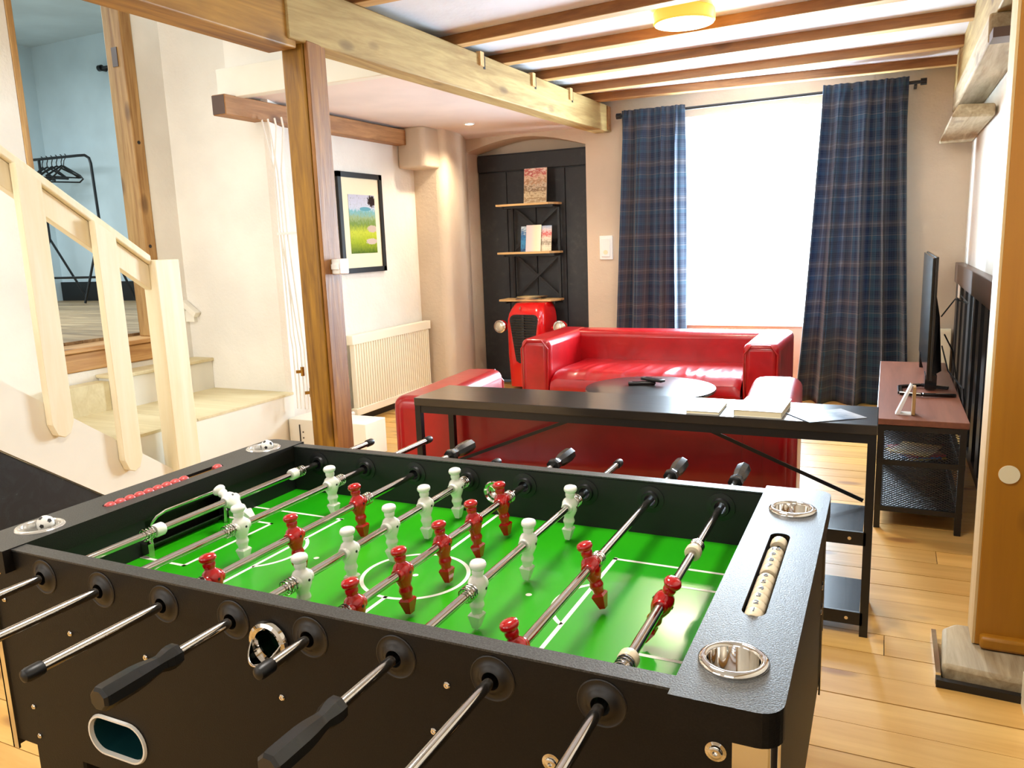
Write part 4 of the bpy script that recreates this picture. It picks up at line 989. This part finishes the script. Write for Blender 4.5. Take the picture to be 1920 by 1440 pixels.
for s_ in (-1, 1):
    bx, gx, ex = CX+s_*.343, CX+s_*.486, CX+s_*.61
    strip(bx, CY-.235, bx, CY+.235-.02); strip(bx, CY+.213, ex, CY+.213); strip(bx, CY-.235, ex, CY-.235)
    strip(gx, CY-.131, gx, CY+.131); strip(gx, CY-.131, ex, CY-.131); strip(gx, CY+.131, ex, CY+.131)
    a_ = math.acos(.62); pc_ = CX+s_*.405
    r_ = .105; th = math.acos((.405-.343)/r_)
    arcl(pc_, CY, r_, (PI-th) if s_ > 0 else -th, (PI+th) if s_ > 0 else th, 24)
    dot(CX+s_*.245, CY, .006)
arcl(CX, CY, .105, 0, 2*PI, 64); strip(CX, .025, CX, CY-.105); strip(CX, CY+.105, CX, .768); dot(CX, CY, .006)
# goal frames (chrome flat bar arches)
gf = MB()
gpts = [(-.074,.285,ZF+.001),(-.070,.285,.775),(-.066,.287,.792),(-.062,.298,.804),(-.058,.318,.811),(-.058,.46,.811),(-.062,.482,.804),(-.066,.495,.792),(-.070,.499,.775),(-.074,.499,ZF+.001)]
gf.tube(gpts, .0045, 8, flat=.5); gf.build('goal_frame', M['chrome'], ft, smooth=True, label='left chrome goal arch')
for yb in (.268, .499): MB().box(-.084, -.062, yb, yb+.014, ZF, ZF+.03).build('goal_bracket', M['chrome'], ft)
MB().prism([(-.125,.70),(-.085,.735),(-.085,.738),(-.13,.703)], 'y', .29, .50).build('goal_ramp', M['lam_top'], ft)
# bushings
bo = MB().lathe([(.0325,0),(.0325,-.0010),(.0310,-.0016),(.0295,-.0008),(.024,-.0014),(.0195,-.004),(.0165,-.0065),(.0125,-.0075),(.0125,.006)], (0,0,0), 'y', 32, cap0=False, cap1=False).mesh('bushing', plain('dark_bushing', (26,21,17), .42), 40)
bi = MB().lathe([(.030,0),(.030,-.002),(.020,-.003),(.018,-.009),(.0125,-.009),(.0125,.004)], (0,0,0), 'y', 28, cap0=False, cap1=False).mesh('bushing', M['black'], 40)
for x in RX:
    placed('bushing', bo, ft, (x, 0, ZR)); placed('bushing', bi, ft, (x, .7665, ZR)); placed('bushing', bo, ft, (x, .792, ZR), (0,0,PI)); placed('bushing', bi, ft, (x, .025, ZR), (0,0,PI))
# rods
def handle_mesh():
    m = MB(); prof = [(.0105,0),(.0165,.002),(.0175,.012),(.0165,.020),(.0125,.032),(.0135,.042),(.0165,.060),(.0178,.075),(.0180,.118),(.0172,.124),(.0135,.128)]
    m.lathe([(r_, h) for r_, h in prof], (0,0,0), 'y', 8, ph=PI/8); return m.mesh('handle', M['handle'], 25)
HM = handle_mesh()
CAPM = MB().lathe([(.0098,-.002),(.0105,0),(.0105,.020),(.009,.025),(.0035,.028)], (0,0,0), 'y', 16).mesh('end_stop', M['black'], 40)
def fig_mesh(mat, name):
    m = MB()
    m.lathe([(.0005,.0465),(.0085,.0458),(.0135,.0438),(.0158,.0400),(.0160,.0365),(.0140,.0330),(.0112,.0305),(.0118,.0270),(.0116,.0235),(.0098,.0205),(.0105,.0180),(.0150,.0145),(.0182,.0080),(.0190,.0000),(.0180,-.0095),(.0150,-.0170),(.0118,-.0235),(.0122,-.0275),(.0140,-.0320),(.0138,-.0350),(.0112,-.0400),(.0104,-.0460),(.0104,-.0520)], n=20, sx=.88)
    m.hexa([(-.0052,-.0066,-.0750),(.0052,-.0066,-.0750),(.0052,.0066,-.0750),(-.0052,.0066,-.0750),(-.0112,-.0122,-.0510),(.0112,-.0122,-.0510),(.0112,.0122,-.0510),(-.0112,.0122,-.0510)])
    m.hexa([(-.0112,-.0122,-.0510),(.0112,-.0122,-.0510),(.0112,.0122,-.0510),(-.0112,.0122,-.0510),(-.0086,-.0096,-.0470),(.0086,-.0096,-.0470),(.0086,.0096,-.0470),(-.0086,.0096,-.0470)])
    m.lathe([(.0105,-.0205),(.0122,-.018),(.0125,-.012),(.0125,.012),(.0122,.018),(.0105,.0205)], (0,0,0), 'y', 18)
    m.mi = 1; m.lathe([(.0025,.0150),(.0025,.0174)], (0,0,.0), 'x', 10); m.lathe([(.0025,-.0174),(.0025,-.0150)], (0,0,0), 'x', 10)
    return m.mesh(name, [mat, M['dot']], 45)
FW, FR = fig_mesh(M['plwhite'], 'player_figure_white'), fig_mesh(M['plred'], 'player_figure_red')
pts = []; turns = 3.5
for k in range(int(turns*14)+1):
    th = 2*PI*k/14; pts.append((.0128*math.cos(th), .024*k/(turns*14), .0128*math.sin(th)))
SPR = MB().tube(pts, .0013, 5).mesh('spring', M['chrome'], 60)
BMP = MB().lathe([(.0095,0),(.0135,.001),(.0148,.004),(.0148,.016),(.0135,.0185),(.0095,.0195)], (0,0,0), 'y', 20).mesh('bumper', M['bead'], 40)
BMW = MB().lathe([(.0095,0),(.0125,.001),(.0140,.004),(.0140,.021),(.0125,.0235),(.0095,.0245)], (0,0,0), 'y', 20).mesh('bumper', M['plwhite'], 40)
RODS = [  # players y, colour, lean(deg), near end, far end, near handle, far handle
 ([.449],'w',-58,-.36,1.005,1,0), ([.325,.625],'w',-3,-.42,1.085,1,0), ([.103,.317,.527],'r',-9,-.232,1.06,0,1), ([.16,.295,.433,.568,.706],'w',-2,-.235,.93,1,0),
 ([.108,.247,.384,.512,.644],'r',-8,-.105,1.065,0,1), ([.243,.449,.668],'w',4,-.26,1.02,1,0), ([.077,.382],'r',-17,-.42,1.055,0,1), ([.293],'r',24,-.40,1.055,0,1)]
ordn = ['leftmost','second from the left','third from the left','fourth from the left','fifth from the left','sixth from the left','seventh from the left','rightmost']
for i, (ys, colr, lean, ya, yb_, hn, hf) in enumerate(RODS):
    m = MB(); m.lathe([(.0075,ya+.01),(.0078,ya+.012),(.0078,yb_-.012),(.0075,yb_-.01)], (0,0,0), 'y', 20)
    rd_ = bpy.data.objects.new('player_rod', m.mesh('player_rod', M['steel'], 40)); COL.objects.link(rd_); rd_.parent = ft; rd_.location = (RX[i]-.525, -.395, ZR)
    rd_.rotation_euler = (0, math.radians(lean), 0); OFF[rd_.name] = (0,0,0); rd_['label'] = '%s steel rod with %s figures' % (ordn[i], 'white' if colr == 'w' else 'red')
    def sub(name, me, loc, rot=(0,0,0), lab=None):
        o = bpy.data.objects.new(name, me); COL.objects.link(o); o.parent = rd_; o.location = loc; o.rotation_euler = rot
        if lab: o['label'] = lab
        return o
    for yv in ys: sub('player_figure', FW if colr == 'w' else FR, (0,yv,0), lab='%s plastic player' % ('white' if colr == 'w' else 'red'))
    if i == 0:
        sub('bumper', BMW, (0,.236,0)); sub('bumper', BMW, (0,.652,0)); sub('spring', SPR, (0,.210,0)); sub('spring', SPR, (0,.678,0))
    elif i == 7:
        sub('bumper', BMP, (0,.497,0)); sub('bumper', BMP, (0,.100,0)); sub('spring', SPR, (0,.518,0)); sub('spring', SPR, (0,.075,0))
    else:
        sub('spring', SPR, (0,ys[-1]+.0205,0)); sub('spring', SPR, (0,ys[0]-.0445,0))
    if hn: sub('handle', HM, (0, -.108 if i == 3 else (-.128 if i == 5 else ya+.14), 0), (0,0,PI), 'black octagonal grip')
    else: sub('end_stop', CAPM, (0, ya+.022, 0), (0,0,PI))
    if hf: sub('handle', HM, (0, .935, 0), (0,0,0), 'black octagonal grip')
    else: sub('end_stop', CAPM, (0, yb_-.022, 0))
# inlet cup (near side) and inner dish (far side)
m = MB(); pts = [(.522+.030*math.cos(2*PI*k/28), -.003, .775+.030*math.sin(2*PI*k/28)) for k in range(28)]
m.tube(pts, .0075, 8, closed=True)
inl = m.build('ball_inlet', M['chrome'], ft, smooth=True, label='bright ring of the ball inlet')
def bowl(u, v):
    th = PI+PI*u; r_ = .031
    yy = -.003-.036*math.sin(PI*u)*v; zz = .775+r_*math.sin(th)*(1-.05*v)+.0; xx = .522+r_*math.cos(th)*(1-.12*v)
    return (xx, yy, zz+.012*v), (u, v)
MB().grid(bowl, 20, 8).build('scoop', M['chrome'], inl, smooth=True, solid=.0022)
MB().lathe([(.026,0),(.026,.06),(.018,.10)], (.522,0,.775), 'y', 20, cap0=False).build('inlet_tube', plain('dark_green_tube', (20,52,30), .25), inl, smooth=True)
m = MB(); m.lathe([(.0275,.7665),(.0275,.7635),(.025,.762),(.020,.764),(.019,.772),(.012,.778),(.0005,.780)], (.52,0,.776), 'y', 28, cap0=False); m.build('ball_inlet', M['chrome'], ft, smooth=True)
m = MB(); pts = [(.52+.030*math.cos(2*PI*k/28), .795, .776+.030*math.sin(2*PI*k/28)) for k in range(28)]; m.tube(pts, .0055, 8, closed=True); m.build('ball_inlet', M['chrome'], ft, smooth=True)
# ball return slot frame
def ovring(s): return oval(.14, .515, .068+s, .034+s, 14)
m = MB(); o_, i_ = ovring(.006), ovring(-.0015); n = len(o_)
rs = [[(u,-.001,v) for u,v in o_],[(u,-.005,v) for u,v in ovring(.004)],[(u,-.005,v) for u,v in ovring(.0005)],[(u,.004,v) for u,v in i_]]
m.rings(rs, cap0=False, cap1=False)
slot = m.build('ball_return', M['plwhite'], ft, smooth=30, label='pale rim of the oval ball return')
m = MB(); m.rings([[(u,.002,v) for u,v in i_],[(u,.075,v+.004) for u,v in i_]], cap0=False, cap1=True); m.build('return_tray', plain('teal_tray', (18,60,64), .3), slot, smooth=40)
# bolts
BLT = MB().lathe([(.0052,0),(.0052,-.0015),(.0038,-.003),(.0018,-.003),(.0015,-.0015)], (0,0,0), 'y', 14).mesh('bolt', M['chrome'], 40)
WSH = MB().lathe([(.0125,0),(.0125,-.0012),(.0085,-.002),(.0080,-.0045),(.006,-.0055),(.0030,-.0055),(.0028,-.002)], (0,0,0), 'y', 20).mesh('bolt', M['chrome'], 40)
for x, z in ((-.09,.523),(-.085,.463),(-.128,.735),(-.13,.79),(.24,.693),(.535,.688),(.05,.70),(.805,.70)): placed('bolt', BLT, ft, (x, 0, z))
placed('bolt', WSH, ft, (1.188, 0, .772)); placed('bolt', WSH, ft, (.98, 0, .70)); placed('bolt', BLT, ft, (.83,0,.775))
for y_, z in ((.75,.66),(.745,.61),(.1,.66)): placed('bolt', BLT, ft, (1.252, y_, z), (0,0,PI/2))
# corner guards
for (x0, x1, y0, y1) in ((1.207,1.256,-.004,.045),(-.169,-.152,-.004,.03),(1.207,1.256,.75,.796)):
    m = MB(); ysgn = y0 if y0 < 0 else y1
    if x0 > 0:
        ya_, yb2 = (y0, y0+.004) if y0 < 0 else (y1-.004, y1)
        m.box(x0, 1.246, ya_, yb2, .42, .80); m.box(1.2525, 1.256, min(y0+.01,y1), max(y0, y1-.01), .42, .80)
        cxx, cyy = 1.246, (y0+.010 if y0 < 0 else y1-.010)
        m.rings([[(cxx+.010*math.cos(t2), cyy+(-1 if y0 < 0 else 1)*.010*math.sin(t2), z) for t2 in [PI/2*k/6 for k in range(7)]]+[(cxx+.0065*math.cos(t2), cyy+(-1 if y0 < 0 else 1)*.0065*math.sin(t2), z) for t2 in [PI/2*k/6 for k in reversed(range(7))]] for z in (.42,.80)])
    else: m.box(x0, x1, y0, y0+.004, .42, .80).box(x0, x0+.004, y0, y1, .42, .80)
    m.build('corner_guard', M['chrome'], ft, smooth=40, label='chrome corner strip')
# legs
for x0 in (-.12, 1.09):
    for y0 in (.01, .62): MB().box(x0, x0+.14, y0, y0+.16, .03, .44).build('leg', M['lam'], ft, bevel=.004, seg=1)
    for y0 in (.09, .70): MB().cyl((x0+.07,y0,0),(x0+.07,y0,.035),.022,16).build('foot', M['black'], ft)
    MB().box(x0+.03, x0+.11, .17, .62, .12, .22).build('stretcher', M['lam'], ft)
